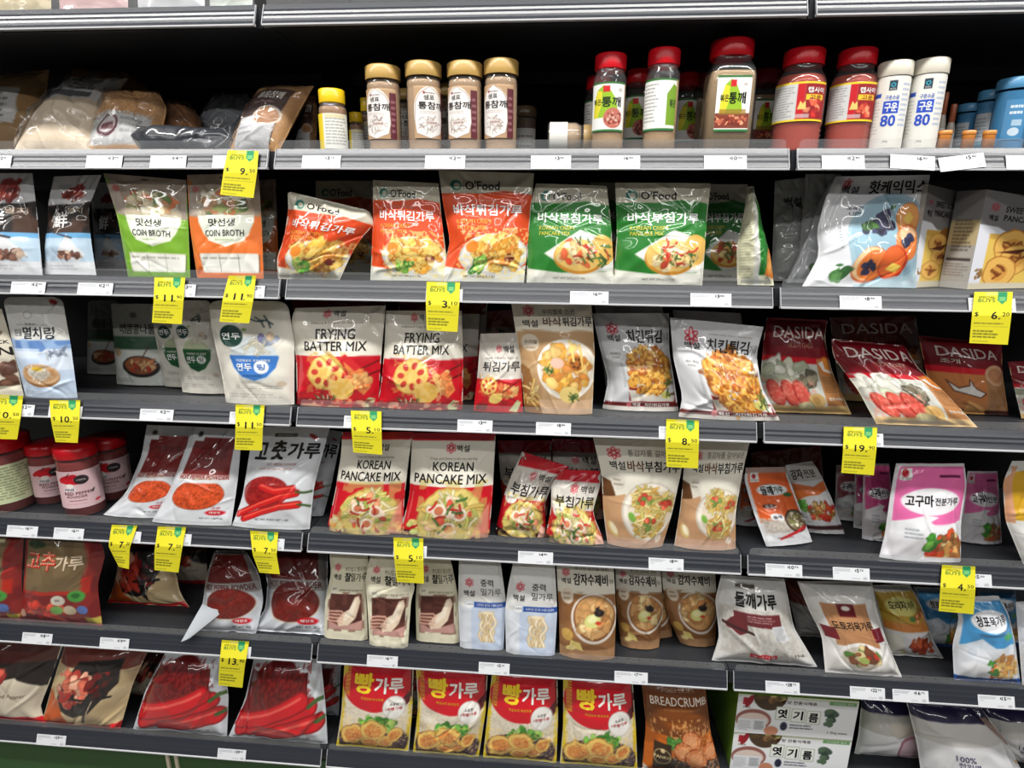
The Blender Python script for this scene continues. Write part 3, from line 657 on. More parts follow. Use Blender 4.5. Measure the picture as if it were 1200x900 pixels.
def pancake_food(a, u, v, r):
    a.ell(u, v, r, r * .86, (190, 150, 74), wob=.05); a.ell(u, v, r * .95, r * .8, (226, 202, 118), wob=.08)
    a.speck(u - r, v - r / a.asp, u + r, v + r / a.asp, (206, 190, 104), 12, .5, .6)
    a.strands(u, v, r * .8, r * .7, 46, r * .5, r * .07, [(206, 206, 110), (232, 220, 150), (160, 176, 80), (238, 226, 180), (226, 190, 100)])
    a.pile(u, v, r * .75, r * .6, 16, r * .13, [(232, 190, 160), (236, 204, 140), (216, 84, 60), (240, 214, 190), (220, 150, 110)])
    for dx, dy in ((-.35, .2), (.28, .1), (.0, -.35)):
        a.ell(u + dx * r, v + dy * r / a.asp, r * .22, r * .2, (242, 228, 206)); a.ell(u + dx * r, v + dy * r / a.asp, r * .14, r * .13, (206, 120, 84))
    a.strands(u, v, r * .7, r * .6, 10, r * .3, r * .05, [(206, 48, 40), (74, 120, 54)])
def d_pancake(a):
    a.rect(-.1, .925, 1.1, 1.1, (190, 18, 34)); a.rect(-.1, -.1, 1.1, .50, (200, 18, 34)); a.rect(-.1, -.1, 1.1, .05, (60, 14, 16))
    a.flower(.48, .855, .06); a.text('백설', .55, .82, .70, .885, INK, .02); a.text('Crispy and Chewy to the very last bite', .24, .74, .80, .77, (130, 122, 110))
    a.text('KOREAN', .28, .645, .76, .725, INK, .022); a.text('PANCAKE MIX', .06, .53, .92, .615, INK, .022)
    a.pile(.20, .10, .16, .10, 18, .05, [(236, 206, 130), (226, 160, 80), (246, 226, 180), (200, 206, 120)]); pancake_food(a, .54, .215, .385)
    a.poly([(.80, .02), (.88, .22), (.97, .34), (.99, .0)], (236, 170, 140), .8); a.speck(.02, -.05, .98, .10, (236, 200, 130), 16, .58, .7)
    for k in range(14): a.rect(.045, .42 - .02 * k, .055, .43 - .02 * k, (240, 190, 190), .8)
def d_pan_small(a):
    a.rect(-.1, .84, 1.1, 1.1, (190, 20, 36)); a.rect(-.1, -.1, 1.1, .46, (180, 14, 30)); a.rect(-.1, -.1, 1.1, .10, (40, 14, 14))
    a.flower(.48, .745, .085); a.text('백설', .62, .70, .90, .79, INK, .02); a.text('부침가루', .10, .50, .96, .645, INK, .025); a.ell(.18, .46, .14, .11, (226, 220, 208)); a.text('쫄깃바삭', .09, .445, .27, .475, (60, 60, 60))
    pancake_food(a, .52, .22, .42); a.poly([(.82, -.02), (.9, .16), (.99, .1), (.98, -.04)], (244, 190, 170))
def d_potato(a):
    a.poly([(-.1, .66), (.12, .60), (.18, .46), (.06, .40), (-.1, .30)], (96, 60, 32)); a.rect(-.1, -.1, 1.1, .42, (196, 152, 112)); a.poly([(-.1, .44), (.14, .47), (.3, .5), (.36, .40), (-.1, .38)], (196, 152, 112))
    a.rect(-.1, -.1, 1.1, .095, (206, 168, 142)); a.flower(.20, .865, .085); a.text('백설', .13, .715, .31, .79, INK, .02); a.text('통감자를 갈아넣은', .36, .84, .96, .90, (110, 102, 92))
    a.text('바삭', .34, .705, .54, .80, (112, 74, 46), .025); a.text('부침가루', .55, .705, .98, .80, INK, .025); a.ell(.21, .60, .09, .10, (214, 208, 196)); a.micro(.15, .56, .27, .64, 2, (130, 116, 96), .7)
    a.ell(.64, .345, .39, .39, (206, 196, 180)); a.ell(.645, .345, .365, .365, (236, 228, 214)); a.ell(.65, .34, .31, .31, (222, 208, 186))
    for cu, cv, r in ((.58, .46, .19), (.84, .42, .15), (.66, .23, .23)):
        a.ell(cu, cv, r, r * .8, (196, 150, 74), wob=.1); a.strands(cu, cv, r * .85, r * .7, 60, .15, .022, [(236, 206, 126), (246, 224, 160), (226, 180, 90), (206, 196, 110)]); a.pile(cu, cv, r * .5, r * .35, 9, .04, [(200, 70, 52), (120, 150, 70), (222, 110, 80)])
    a.ell(.40, .30, .045, .07, (120, 170, 70), .6); a.ell(.12, .16, .06, .12, (214, 186, 120), .5); a.ell(.13, .17, .04, .09, (246, 234, 200), .5); a.ell(.86, .09, .05, .06, (240, 226, 206))
def d_perilla(a):
    a.rect(-.1, -.1, 1.1, .26, (214, 216, 218)); a.rect(.06, .30, .96, 1.1, (226, 100, 44)); a.rect(-.1, .93, 1.1, 1.1, (180, 150, 140)); a.rect(.10, .17, .62, .33, (180, 170, 158)); a.speck(.1, .14, .62, .34, (214, 206, 196), 44, .5, .7)
    a.rect(.10, .82, .30, .94, WH); a.ell(.19, .89, .05, .05, (170, 30, 40)); a.text('두레촌', .12, .83, .28, .855, (60, 40, 40))
    a.ell(.52, .71, .34, .125, (226, 230, 232)); a.text('들깨', .26, .65, .52, .76, INK, .035); a.text('가루', .54, .67, .76, .75, (30, 60, 50), .025); a.ell(.82, .64, .1, .05, (50, 96, 50)); a.micro(.3, .77, .72, .79, 1, (90, 110, 100), .6)
    a.ell(.32, .51, .13, .045, (44, 30, 28)); a.text('볶음', .24, .492, .40, .53, (230, 210, 200), .01); a.ell(.40, .37, .16, .07, (232, 234, 236), wob=.3); a.text('들깨', .3, .35, .48, .39, (40, 50, 60), .01)
    a.ell(.78, .30, .26, .26, (60, 44, 34)); a.ell(.78, .30, .22, .22, (126, 112, 82)); a.pile(.78, .30, .18, .17, 26, .035, [(150, 150, 90), (190, 176, 140), (110, 96, 66), (236, 226, 200)])
    a.poly([(.30, .07), (.98, .19), (.98, .24), (.30, .10)], (190, 40, 44)); a.micro(.25, .08, .6, .12, 1, (120, 60, 60), .5)
def d_starch(col, txt1, txt2):
    def f(a):
        a.rect(.05, .40, .97, .97, col); a.poly([(.05, .40), (.42, .48), (.6, .37), (.97, .42), (.97, .30), (.05, .28)], (232, 232, 234))
        a.rect(.08, .83, .24, .95, WH); a.ell(.15, .90, .05, .05, (180, 26, 40)); a.text('두레촌', .10, .835, .22, .86, (60, 40, 40)); a.rect(.62, .86, .90, .885, (90, 10, 60)); 
        a.ell(.52, .62, .39, .155, (238, 236, 240)); a.poly([(.4, .50), (.62, .47), (.5, .42)], (238, 236, 240)); a.text(txt1, .18, .57, .54, .68, INK, .035); a.text(txt2, .56, .585, .88, .66, (40, 36, 40), .02)
        a.ell(.30, .30, .12, .05, (226, 228, 232), .2, wob=.3); a.micro(.2, .24, .42, .36, 3, (120, 124, 132), .6)
        a.rect(.50, .04, .98, .20, (170, 110, 60)); a.pile(.74, .17, .22, .16, 44, .06, [(226, 90, 50), (236, 170, 90), (214, 54, 44), (240, 206, 140), (150, 100, 50)]); a.pile(.52, .20, .06, .12, 16, .05, [(70, 150, 50), (110, 180, 70), (50, 120, 40)])
        a.rect(-.1, -.1, 1.1, .05, (222, 222, 226))
    return f
def d_glut(a):
    a.rect(.0, .985, 1, 1, (180, 172, 150)); a.flower(.23, .845, .085, bgc=(226, 221, 200)); a.text('백설', .13, .70, .32, .77, INK, .018); a.text('부드럽고 쫄깃한', .42, .80, .95, .85, (120, 110, 90)); a.text('찰', .42, .685, .57, .785, INK, .035); a.text('밀가루', .58, .685, .98, .785, (44, 40, 36), .01)
    a.rect(.12, .12, .90, .535, (84, 46, 40)); a.speck(.12, .12, .9, .53, (110, 66, 56), 6, .55, .6); a.poly([(.12, .12), (.12, .22), (.4, .15), (.9, .23), (.9, .12)], (196, 150, 140))
    a.poly([(.74, .50), (.84, .52), (.88, .45), (.76, .26), (.58, .17), (.36, .15), (.30, .22), (.48, .32), (.62, .36)], (236, 214, 188)); a.poly([(.76, .48), (.82, .49), (.70, .30), (.5, .22), (.44, .26), (.6, .34)], (248, 234, 212))
    for k in range(4): a.line([(.10, .22 + .035 * k), (.34 + .03 * k, .21 + .04 * k), (.42 + .02 * k, .19 + .035 * k)], .036, (226, 176, 156)); a.line([(.12, .205 + .035 * k), (.34 + .03 * k, .19 + .04 * k)], .008, (150, 90, 76))
    a.ell(.20, .585, .11, .085, (236, 232, 214)); a.ell(.20, .585, .095, .07, (216, 208, 184)); a.ell(.20, .585, .085, .062, (236, 232, 214)); a.text('찰진', .15, .58, .25, .61, (70, 60, 50)); a.text('글루텐이 많은 밀 찰밀가루', .32, .565, .92, .59, (110, 100, 80))
    a.rect(.12, .47, .15, .53, (150, 140, 120), .6)
def d_mid(a):
    a.rect(-.1, -.1, 1.1, .46, (196, 208, 228)); a.rect(-.1, -.1, .28, .46, (222, 224, 228), .8); a.rect(.06, .92, .95, .93, (190, 188, 180), .6)
    a.flower(.25, .735, .095, bgc=(230, 230, 226)); a.text('백설', .13, .585, .36, .65, INK, .018); a.text('중력', .50, .70, .78, .775, INK, .015); a.text('밀가루', .50, .60, .93, .68, (44, 44, 46))
    a.ell(.25, .49, .115, .085, (196, 206, 224)); a.ell(.25, .49, .10, .072, WH); a.text('다목적', .18, .485, .32, .51, (60, 80, 130)); a.rect(.34, .465, 1.1, .525, (44, 84, 164)); a.text('다목적용 밀가루 수제비 칼국수', .40, .48, .94, .51, (226, 232, 244), .01)
    for k in range(8):
        x = .50 + .036 * k; sg = 1 if k % 2 else -1; P = [(x + (.03 + .03 * math.sin(math.pi * t / 12)) * sg * math.sin(2.6 * math.pi * t / 12 + .35 * k), .10 + .31 * t / 12) for t in range(13)]
        a.line(P, .058, (172, 140, 96)); a.line(P, .044, [(232, 214, 176), (248, 234, 204), (222, 198, 154)][k % 3])
    a.ell(.62, .41, .13, .035, (240, 224, 190))
def d_sujebi(a):
    a.rect(-.1, -.1, 1.1, .70, (150, 104, 64)); a.speck(-.1, -.1, 1.1, .70, (120, 78, 44), 5, .5, .6); a.rect(-.1, -.1, 1.1, .12, (176, 134, 96)); a.flower(.16, .92, .07); a.text('백설', .08, .80, .24, .86, INK, .018); a.text('감자수제비', .29, .79, .88, .91, INK, .025); a.text('가루', .90, .80, .98, .86, (100, 90, 80)); a.text('쫄깃한 감자를 넣은', .32, .95, .9, .985, (110, 100, 90))
    a.ell(.16, .67, .11, .13, (222, 206, 184)); a.micro(.10, .62, .22, .72, 2, (140, 116, 90), .7)
    a.ell(.62, .45, .41, .41, (226, 216, 204)); a.ell(.62, .46, .37, .37, (130, 82, 46)); a.ell(.62, .47, .34, .34, (196, 150, 96))
    a.pile(.60, .48, .29, .29, 40, .085, [(216, 176, 120), (196, 146, 90), (232, 206, 150), (180, 124, 72)]); a.ell(.58, .44, .14, .11, (214, 214, 130), .3); a.ell(.58, .46, .09, .06, (234, 230, 170), .3); a.ell(.70, .52, .09, .06, (36, 30, 30)); a.pile(.69, .54, .07, .04, 8, .03, [(40, 34, 32), (60, 50, 44)])
    a.ell(.68, .42, .05, .03, (200, 60, 44)); a.ell(.14, .27, .10, .10, (206, 164, 84), wob=.08); a.poly([(.18, .13), (.2, .22), (.36, .2), (.42, .10)], (240, 216, 130)); a.ell(.2, .12, .09, .05, (246, 226, 150), .2)
def d_deul(a):
    a.rect(.04, .14, .96, .70, (196, 192, 184)); a.speck(.02, .10, .98, .70, (214, 212, 206), 40, .5, .7); a.text('들깨가루', .22, .72, .78, .86, (20, 18, 18), .05); a.rect(.22, .90, .5, .94, (70, 60, 56))
    a.rect(.20, .52, .80, .66, (104, 34, 40)); a.micro(.36, .56, .76, .64, 3, (222, 200, 200), .6); a.ell(.24, .50, .12, .09, (104, 34, 40), wob=.3); a.line([(.06, .5), (.4, .43)], .03, (60, 24, 26)); a.rect(.66, .37, .84, .54, (222, 224, 226)); a.micro(.67, .38, .83, .53, 7, (110, 112, 118), .6)
    a.rect(.34, .11, .62, .175, (206, 24, 40)); a.text('국내가공', .36, .125, .60, .16, (240, 200, 200), .01); a.text('1kg', .82, .15, .93, .19, (60, 56, 54)); a.rect(-.1, -.1, 1.1, .06, (226, 226, 224))
def d_acorn(a):
    a.rect(.16, .34, .80, .80, (178, 128, 88)); a.rect(.36, .80 - .13, .60, .80, (100, 20, 28)); a.ell(.48, .755, .06, .03, (226, 220, 210)); a.rect(.04, .40, .22, .54, (112, 18, 34)); a.rect(.76, .40, .94, .54, (112, 18, 34)); a.text('도토리묵가루', .20, .53, .80, .62, INK, .022)
    a.ell(.5, .22, .33, .22, (238, 236, 232)); a.ell(.5, .22, .28, .17, (206, 196, 180)); a.pile(.5, .24, .2, .13, 28, .06, [(120, 70, 44), (90, 50, 34), (150, 96, 60), (206, 60, 40), (90, 140, 60), (226, 206, 150)]); a.ell(.5, .2, .07, .05, (170, 190, 100))
    a.rect(-.1, -.1, 1.1, .05, (230, 228, 226))
def d_bell(a):
    a.rect(.04, .52, .97, .93, (186, 150, 56)); a.ell(.5, .76, .36, .16, (214, 206, 120)); a.text('도라지', .22, .72, .58, .83, (20, 24, 20), .03); a.text('가루', .60, .73, .80, .82, (90, 100, 50), .02); a.rect(.04, .42, .97, .54, (206, 130, 60)); a.ell(.62, .60, .08, .05, (70, 120, 50)); a.pile(.8, .60, .12, .07, 12, .05, [(196, 90, 50), (222, 160, 100)])
    a.ell(.62, .24, .36, .24, (222, 220, 224)); a.pile(.66, .22, .25, .17, 46, .055, [(176, 70, 40), (206, 100, 60), (150, 54, 34), (190, 86, 56)]); a.rect(-.1, -.1, .30, .36, (232, 228, 214)); a.poly([(.3, .12), (.2, .02), (.4, -.02)], (226, 214, 120)); a.rect(-.1, -.1, 1.1, .04, (226, 228, 224))
def d_mung(a):
    a.rect(.05, .46, .97, .95, (70, 150, 206)); a.ell(.52, .76, .36, .15, (236, 238, 242)); a.text('청포', .24, .71, .46, .82, INK, .03); a.text('묵가루', .48, .715, .84, .81, (40, 50, 60), .025); a.poly([(.05, .46), (.35, .56), (.6, .44), (.97, .52), (.97, .40), (.05, .38)], (214, 224, 234)); a.ell(.8, .58, .09, .05, (80, 170, 110)); a.rect(-.1, -.1, 1.1, .44, (226, 230, 236), .9)
    a.ell(.22, .40, .07, .06, (206, 214, 226)); a.pile(.74, .24, .2, .17, 46, .055, [(222, 170, 90), (236, 196, 120), (206, 140, 70)]); a.pile(.52, .2, .06, .14, 12, .05, [(60, 130, 50), (226, 110, 50), (100, 160, 70)]); a.ell(.28, .22, .2, .09, (240, 242, 246), wob=.2)
    a.rect(-.1, -.1, 1.1, .075, (40, 84, 160)); a.text('고운 청포묵', .4, .02, .7, .055, (220, 230, 244), .01)
def d_bread(a):
    a.rect(-.1, -.1, .06, 1.1, (222, 196, 40)); a.rect(.94, -.1, 1.1, 1.1, (222, 196, 40)); a.rect(.0, .62, .08, 1.1, (222, 196, 40)); a.rect(.93, .62, 1.1, 1.1, (70, 10, 24))
    a.rect(.06, .0, .95, .60, (220, 208, 184)); a.speck(.06, .3, .95, .60, (236, 228, 210), 46, .5, .7)
    a.rect(.07, .66, .97, 1.1, (196, 12, 34)); a.poly([(.70, .54), (.97, .70), (.97, .58), (.90, .53)], (84, 12, 30)); a.ell(.46, .74, .46, .30, (206, 14, 34)); a.rect(.06, .45, .95, .475, (220, 208, 184), 0)
    for k in range(14): a.line([(.05, .99 - .027 * k), (.115, .985 - .027 * k)], .016, (222, 196, 40))
    a.text('빵', .20, .69, .46, .885, (240, 206, 40), .05); a.text('가루', .49, .70, .88, .855, (240, 236, 228), .04); a.text('튀김요리 바삭하게', .3, .62, .62, .65, (236, 180, 40), .01)
    a.ell(.50, .13, .48, .29, (58, 40, 52)); a.ell(.50, .12, .44, .25, (76, 58, 66)); a.pile(.55, .36, .24, .06, 26, .065, [(80, 160, 50), (120, 190, 70), (60, 130, 40), (160, 206, 100)])
    for cu, cv, r, ro in ((.22, .19, .19, .5), (.50, .265, .19, -.2), (.47, .11, .12, 0), (.68, .14, .12, .4), (.80, .22, .12, .9)):
        a.ell(cu, cv, r, r * .78, (180, 104, 36), ro, wob=.14); a.ell(cu, cv, r * .95, r * .73, (240, 200, 104), ro, wob=.14); a.ell(cu, cv, r * .70, r * .5, (226, 146, 70), ro, wob=.25); a.speck(cu - r, cv - r / a.asp, cu + r, cv + r / a.asp, (206, 112, 50), 34, .6, .7, (cu, cv, r * .6, r * .45))
    a.speck(.05, .03, .95, .37, (244, 206, 120), 46, .62, .5); a.ell(.77, .545, .155, .155, (206, 200, 190)); a.ell(.77, .545, .145, .145, (240, 238, 232)); a.text('소포장', .71, .565, .83, .595, (60, 40, 40), .02); a.text('1위빵가루', .66, .515, .88, .55, (190, 30, 40), .025); a.rect(-.1, -.1, 1.1, .025, (230, 206, 50)); a.text('200g', .03, .03, .14, .06, (60, 50, 20), .01)
def d_panko(a):
    a.rect(-.1, .50, 1.1, 1.1, (112, 60, 22)); a.rect(-.1, -.1, 1.1, .50, (196, 100, 26)); a.speck(-.1, .3, 1.1, .62, (150, 76, 22), 4, .5, .7); a.text('PREMIUM', .3, .93, .8, .965, (170, 130, 90)); a.text('BREADCRUMB', .10, .81, .98, .89, (226, 214, 200), .02); a.micro(.3, .76, .95, .78, 1, (190, 150, 110), .5); a.speck(.1, .5, .9, .66, (206, 150, 90), 30, .68, .7)
    a.ell(.72, .13, .42, .22, (32, 26, 26)); a.ell(.72, .14, .38, .18, (66, 54, 48)); a.pile(.44, .42, .08, .05, 12, .06, [(70, 130, 50), (100, 160, 70)])
    for cu, cv, r in ((.66, .45, .15), (.53, .33, .14), (.70, .24, .16), (.92, .30, .12)): a.ell(cu, cv, r, r * .92, (130, 50, 24), wob=.06); a.ell(cu, cv, r * .92, r * .84, (206, 120, 66), wob=.08); a.ell(cu, cv, r * .6, r * .55, (222, 150, 100), wob=.1)
    a.speck(.4, .1, 1, .6, (236, 180, 130), 50, .62, .5); a.rect(.12, .04, .36, .40, (58, 40, 22)); a.ell(.24, .23, .115, .115, (214, 190, 140)); a.ell(.24, .23, .105, .105, (58, 40, 22)); a.text('PANKO', .13, .21, .35, .25, (236, 216, 160), .02); a.ell(.24, .31, .03, .03, (226, 200, 150))
    a.poly([(-.1, -.1), (-.1, .10), (.06, .06), (.14, -.1)], (222, 216, 206)); a.poly([(.86, -.1), (.95, .06), (1.1, .08), (1.1, -.1)], (226, 222, 214))
def d_ofood(col, t1, sub, food, subc):
    def f(a):
        a.rect(-.1, -.1, 1.1, .80, col); a.poly([(-.1, .80), (.3, .785), (.7, .83), (1.1, .79), (1.1, .7), (-.1, .7)], col); a.rect(-.1, -.1, 1.1, .10, (226, 226, 214)); a.poly([(-.1, .05), (-.1, .16), (.1, .13), (.4, .10), (.9, .12), (1.1, .2), (1.1, 0)], (226, 226, 214))
        a.ell(.17, .875, .06, .06, (20, 110, 96)); a.ell(.18, .87, .035, .035, (206, 200, 180)); a.rect(.25, .84, .255, .91, (120, 116, 104)); a.text("O'Food", .27, .835, .64, .915, INK, .025); a.text('More Crunchy & Savory!', .14, .72, .62, .75, tuple(.5 * np.array(col) + 110))
        a.text(t1, .12, .60, .90, .70, WH, .03); a.text(sub[0], .14, .525, .56, .565, subc, .01); a.text(sub[1], .14, .47, .50, .51, subc, .01)
        food(a); a.text('NET WT 500 g (1.1 lb)', .30, .035, .66, .06, (90, 84, 60), .01)
    return f
def f_fry(a):
    a.ell(.60, .25, .42, .24, (206, 206, 202)); a.ell(.60, .26, .39, .21, (236, 236, 232)); a.pile(.62, .27, .28, .18, 44, .09, [(232, 176, 70), (216, 150, 50), (240, 200, 100), (206, 130, 50)]); a.pile(.44, .14, .10, .05, 12, .06, [(90, 160, 60), (130, 190, 80), (60, 130, 50)]); a.ell(.80, .22, .06, .05, (110, 40, 26)); a.speck(.2, .05, .98, .48, (250, 224, 140), 40, .6, .6); a.ell(.32, .32, .08, .07, (236, 140, 50))
def f_pan(a):
    a.poly([(.20, .29), (.62, .53), (1.05, .42), (1.05, .14), (.54, .09)], (214, 214, 206)); a.poly([(.24, .29), (.62, .505), (1.02, .40), (1.02, .17), (.54, .115)], (236, 236, 230)); a.ell(.60, .26, .29, .19, (206, 140, 50)); a.ell(.60, .28, .28, .18, (236, 196, 110), wob=.05); a.ell(.88, .34, .15, .17, (226, 180, 90), wob=.05)
    a.pile(.60, .28, .23, .14, 22, .05, [(214, 100, 60), (236, 206, 140), (206, 76, 50), (240, 220, 170)]); a.strands(.72, .3, .26, .16, 26, .10, .014, [(206, 54, 40), (90, 130, 60), (240, 214, 150), (60, 100, 50)])
D_OFRY = d_ofood((216, 74, 30), '바삭튀김가루', ('KOREAN CRISPY', 'FRYING MIX'), f_fry, (240, 176, 70)); D_OPAN = d_ofood((40, 122, 44), '바삭부침가루', ('KOREAN CRISPY', 'PANCAKE MIX'), f_pan, (214, 206, 70))
def d_coin(col):
    def f(a):
        a.rect(-.1, -.1, 1.1, .60, col); a.rect(-.1, -.1, .08, .62, col); a.rect(-.1, .60, 1.1, 1.1, (176, 162, 148)); a.speck(-.1, .6, 1.1, 1.1, (150, 136, 122), 6, .5, .6)
        a.ell(.53, .60, .385, .40, (214, 204, 190)); a.ell(.53, .60, .37, .385, (206, 196, 170)); a.rect(.15, .60, .91, .93, (120, 100, 80), .3); a.pile(.53, .74, .30, .14, 52, .085, [(150, 160, 90), (226, 210, 176), (190, 150, 110), (206, 120, 80), (96, 120, 60), (232, 226, 206)]); a.poly([(.16, .60), (.9, .60), (.91, .54), (.78, .36), (.53, .30), (.28, .36), (.15, .54)], (226, 230, 214)); a.ell(.53, .47, .33, .2, (226, 230, 214)); a.rect(.18, .50, .88, .60, (226, 230, 214))
        a.flower(.11, .86, .05, (170, 40, 40), (176, 162, 148)); a.text('맛선생', .30, .495, .66, .57, (40, 36, 30), .02); a.text('COIN BROTH', .24, .40, .78, .46, (30, 28, 26), .012); a.micro(.38, .355, .68, .375, 1, (120, 150, 70), .7)
        a.rect(.13, .06, .95, .235, (222, 220, 206)); 
        for k in range(3): a.rect(.15 + .27 * k, .05, .41 + .27 * k, .22, (232, 232, 224)); a.line([(.42 + .27 * k, .06), (.42 + .27 * k, .22)], .008, (70, 66, 56))
        a.rect(.46, .96, .54, .975, (60, 56, 50)); a.micro(.16, .17, .9, .21, 1, (110, 110, 90), .5)
    return f
def d_tea(a):
    a.rect(-.1, .36, 1.1, .72, (36, 30, 28)); a.speck(-.1, .4, 1.1, .72, (80, 56, 44), 5, .55, .8); a.rect(-.1, .70, 1.1, 1.1, (206, 206, 208)); a.ell(.55, .83, .26, .11, (150, 44, 36), .4, wob=.3); a.pile(.55, .80, .2, .05, 12, .06, [(120, 40, 34), (180, 70, 50)]); a.poly([(-.1, .70), (.5, .66), (1.1, .74), (1.1, .68), (-.1, .62)], (36, 30, 28)); a.text('멸치', .60, .60, .9, .66, (190, 170, 150), .01); a.text('鮮', .30, .46, .62, .62, (230, 228, 226), .02)
    a.rect(-.1, .12, 1.1, .40, (190, 212, 230)); a.rect(-.1, .36, 1.1, .41, (110, 170, 214)); a.poly([(.36, .16), (.60, .40), (.90, .20), (.78, .13)], (226, 226, 226), .9); a.pile(.62, .19, .22, .05, 30, .05, [(150, 110, 96), (206, 180, 160), (110, 76, 66), (190, 140, 120)]); a.rect(-.1, -.1, 1.1, .13, (222, 224, 228)); a.line([(.30, .42), (.7, .36)], .03, (60, 60, 66)); a.micro(.2, .04, .8, .10, 2, (150, 150, 156), .5)
def d_hotcake(a):
    a.ell(.66, .42, .42, .415, (166, 196, 210)); a.ell(.66, .42, .38, .375, (150, 184, 200)); a.flower(.16, .93, .05); a.text('백설', .12, .84, .30, .905, INK, .02); a.text('핫케익믹스', .40, .835, .98, .955, INK, .03); a.text('촉촉함', .22, .685, .38, .72, (70, 90, 110), .01); a.text('UP!', .25, .635, .36, .67, (90, 110, 120), .01)
    a.pile(.58, .56, .10, .09, 22, .04, [(44, 46, 76), (60, 62, 96), (30, 30, 54)], el=(.9, 1)); a.ell(.42, .50, .035, .035, (40, 40, 70)); a.pile(.44, .555, .06, .03, 10, .035, [(70, 110, 50), (50, 90, 40)])
    a.ell(.83, .60, .13, .15, (206, 110, 50)); a.ell(.83, .61, .12, .135, (232, 160, 90)); a.poly([(.78, .60), (.84, .55), (.89, .62), (.83, .67)], (240, 200, 90)); a.ell(.84, .40, .13, .16, (216, 116, 50)); a.ell(.83, .42, .12, .12, (228, 130, 70)); a.ell(.84, .47, .10, .06, (236, 186, 140)); a.pile(.84, .41, .06, .03, 8, .03, [(44, 46, 76)], el=(.9, 1))
    a.ell(.48, .20, .17, .16, (206, 96, 40), .4); a.ell(.47, .21, .155, .145, (238, 200, 150), .4); a.ell(.50, .20, .14, .13, (222, 122, 60), .4); a.ell(.70, .22, .14, .15, (196, 60, 30), -.3); a.ell(.69, .23, .125, .135, (226, 104, 50), -.3); a.poly([(.64, .16), (.74, .13), (.79, .19), (.69, .22)], (240, 206, 90)); a.pile(.46, .18, .05, .05, 7, .03, [(44, 46, 76)], el=(.9, 1)); a.pile(.22, .12, .06, .05, 12, .04, [(60, 110, 60), (90, 140, 80)]); a.ell(.2, .2, .03, .015, (60, 110, 60)); a.ell(.66, .71, .035, .02, (70, 110, 70), .6)
    a.rect(.45, -.1, 1.1, .03, (180, 206, 216)); a.poly([(.4, .02), (.75, .10), (1.1, .12), (1.1, -.1), (.4, -.1)], (176, 202, 212), .8)
    for k in range(7): a.rect(.175, .52 - .028 * k, .20, .535 - .028 * k, (150, 160, 170), .7)
def d_anchovy(a):
    a.rect(-.1, .38, 1.1, .565, (70, 112, 176), .0); a.rect(-.1, .46, 1.1, .57, (96, 132, 186)); a.speck(-.1, .44, 1.1, .57, (150, 176, 210), 7, .5, .8); a.rect(-.1, -.1, 1.1, .46, (190, 206, 226)); a.speck(-.1, .3, 1.1, .47, (220, 228, 238), 5, .5, .7); a.ell(.37, .82, .07, .07, (150, 150, 146)); a.ell(.37, .82, .058, .058, (214, 214, 208)); a.text('참발효', .30, .72, .50, .74, (120, 120, 120)); a.micro(.15, .71, .75, .735, 1, (130, 130, 130), .5); a.text('멸치링', .26, .585, .80, .70, (44, 48, 56), .02); a.text('원물', .10, .61, .24, .68, (90, 96, 104)); a.ell(.85, .95, .07, .05, (160, 40, 40))
    a.pile(.75, .44, .16, .06, 12, .07, [(150, 160, 176), (120, 130, 150), (190, 196, 206)], el=(.2, .3)); a.ell(.48, .215, .33, .20, (150, 106, 66)); a.ell(.48, .235, .335, .185, (206, 170, 130)); a.ell(.48, .24, .29, .145, (196, 150, 104)); a.ell(.47, .25, .2, .10, (240, 230, 214)); a.strands(.47, .24, .17, .08, 22, .2, .014, [(248, 242, 230), (226, 212, 190)]); a.ell(.47, .29, .09, .035, (226, 190, 60)); a.micro(.1, .03, .5, .07, 2, (130, 140, 150), .5)
def d_yeondu(col, top):
    def f(a):
        a.ell(.52, .44, .30, .30, top); a.poly([(.21, .46), (.84, .46), (.80, .36), (.68, .27), (.52, .235), (.36, .27), (.25, .36)], col); a.rect(.21, .44, .83, .475, col); a.ell(.25, .66, .15, .145, (18, 60, 50)); a.text('연두', .13, .625, .37, .69, WH, .02); a.text('자연재료로 우린 감칠맛', .30, .415, .74, .44, (236, 236, 220)); a.text('연두', .30, .33, .50, .40, WH, .025); a.ell(.62, .365, .095, .085, WH); a.text('링', .57, .34, .67, .395, col, .02); a.micro(.38, .27, .66, .295, 1, (30, 50, 70), .7)
        a.pile(.70, .62, .09, .05, 7, .05, [(150, 160, 180), (110, 110, 150), (226, 200, 170)]); a.strands(.56, .57, .14, .05, 8, .2, .02, [(226, 220, 196), (240, 234, 214)]); a.strands(.62, .80, .1, .02, 4, .16, .014, [(60, 80, 90)]); a.ell(.42, .72, .03, .02, (120, 160, 60)); a.micro(.24, .15, .88, .19, 2, (130, 130, 126), .6); a.micro(.1, .06, .9, .11, 2, (150, 150, 146), .5); a.ell(.86, .20, .06, .04, (206, 190, 170), wob=.2); a.rect(.0, .955, 1, .96, (200, 196, 186), .8)
    return f
def d_bean(a):
    a.text('STOCK', .62, .60, .98, .64, INK, .02); a.text('PROTEIN', .10, .47, .99, .56, INK, .04); a.ell(.9, .5, .1, .1, (206, 198, 180), a=.5); a.pile(.9, .25, .06, .15, 6, .07, [(110, 76, 60), (90, 60, 48)]); a.pile(.72, .76, .2, .1, 14, .1, [(110, 84, 66), (150, 120, 96)]); a.micro(.3, .10, .9, .2, 4, (150, 140, 130), .6)
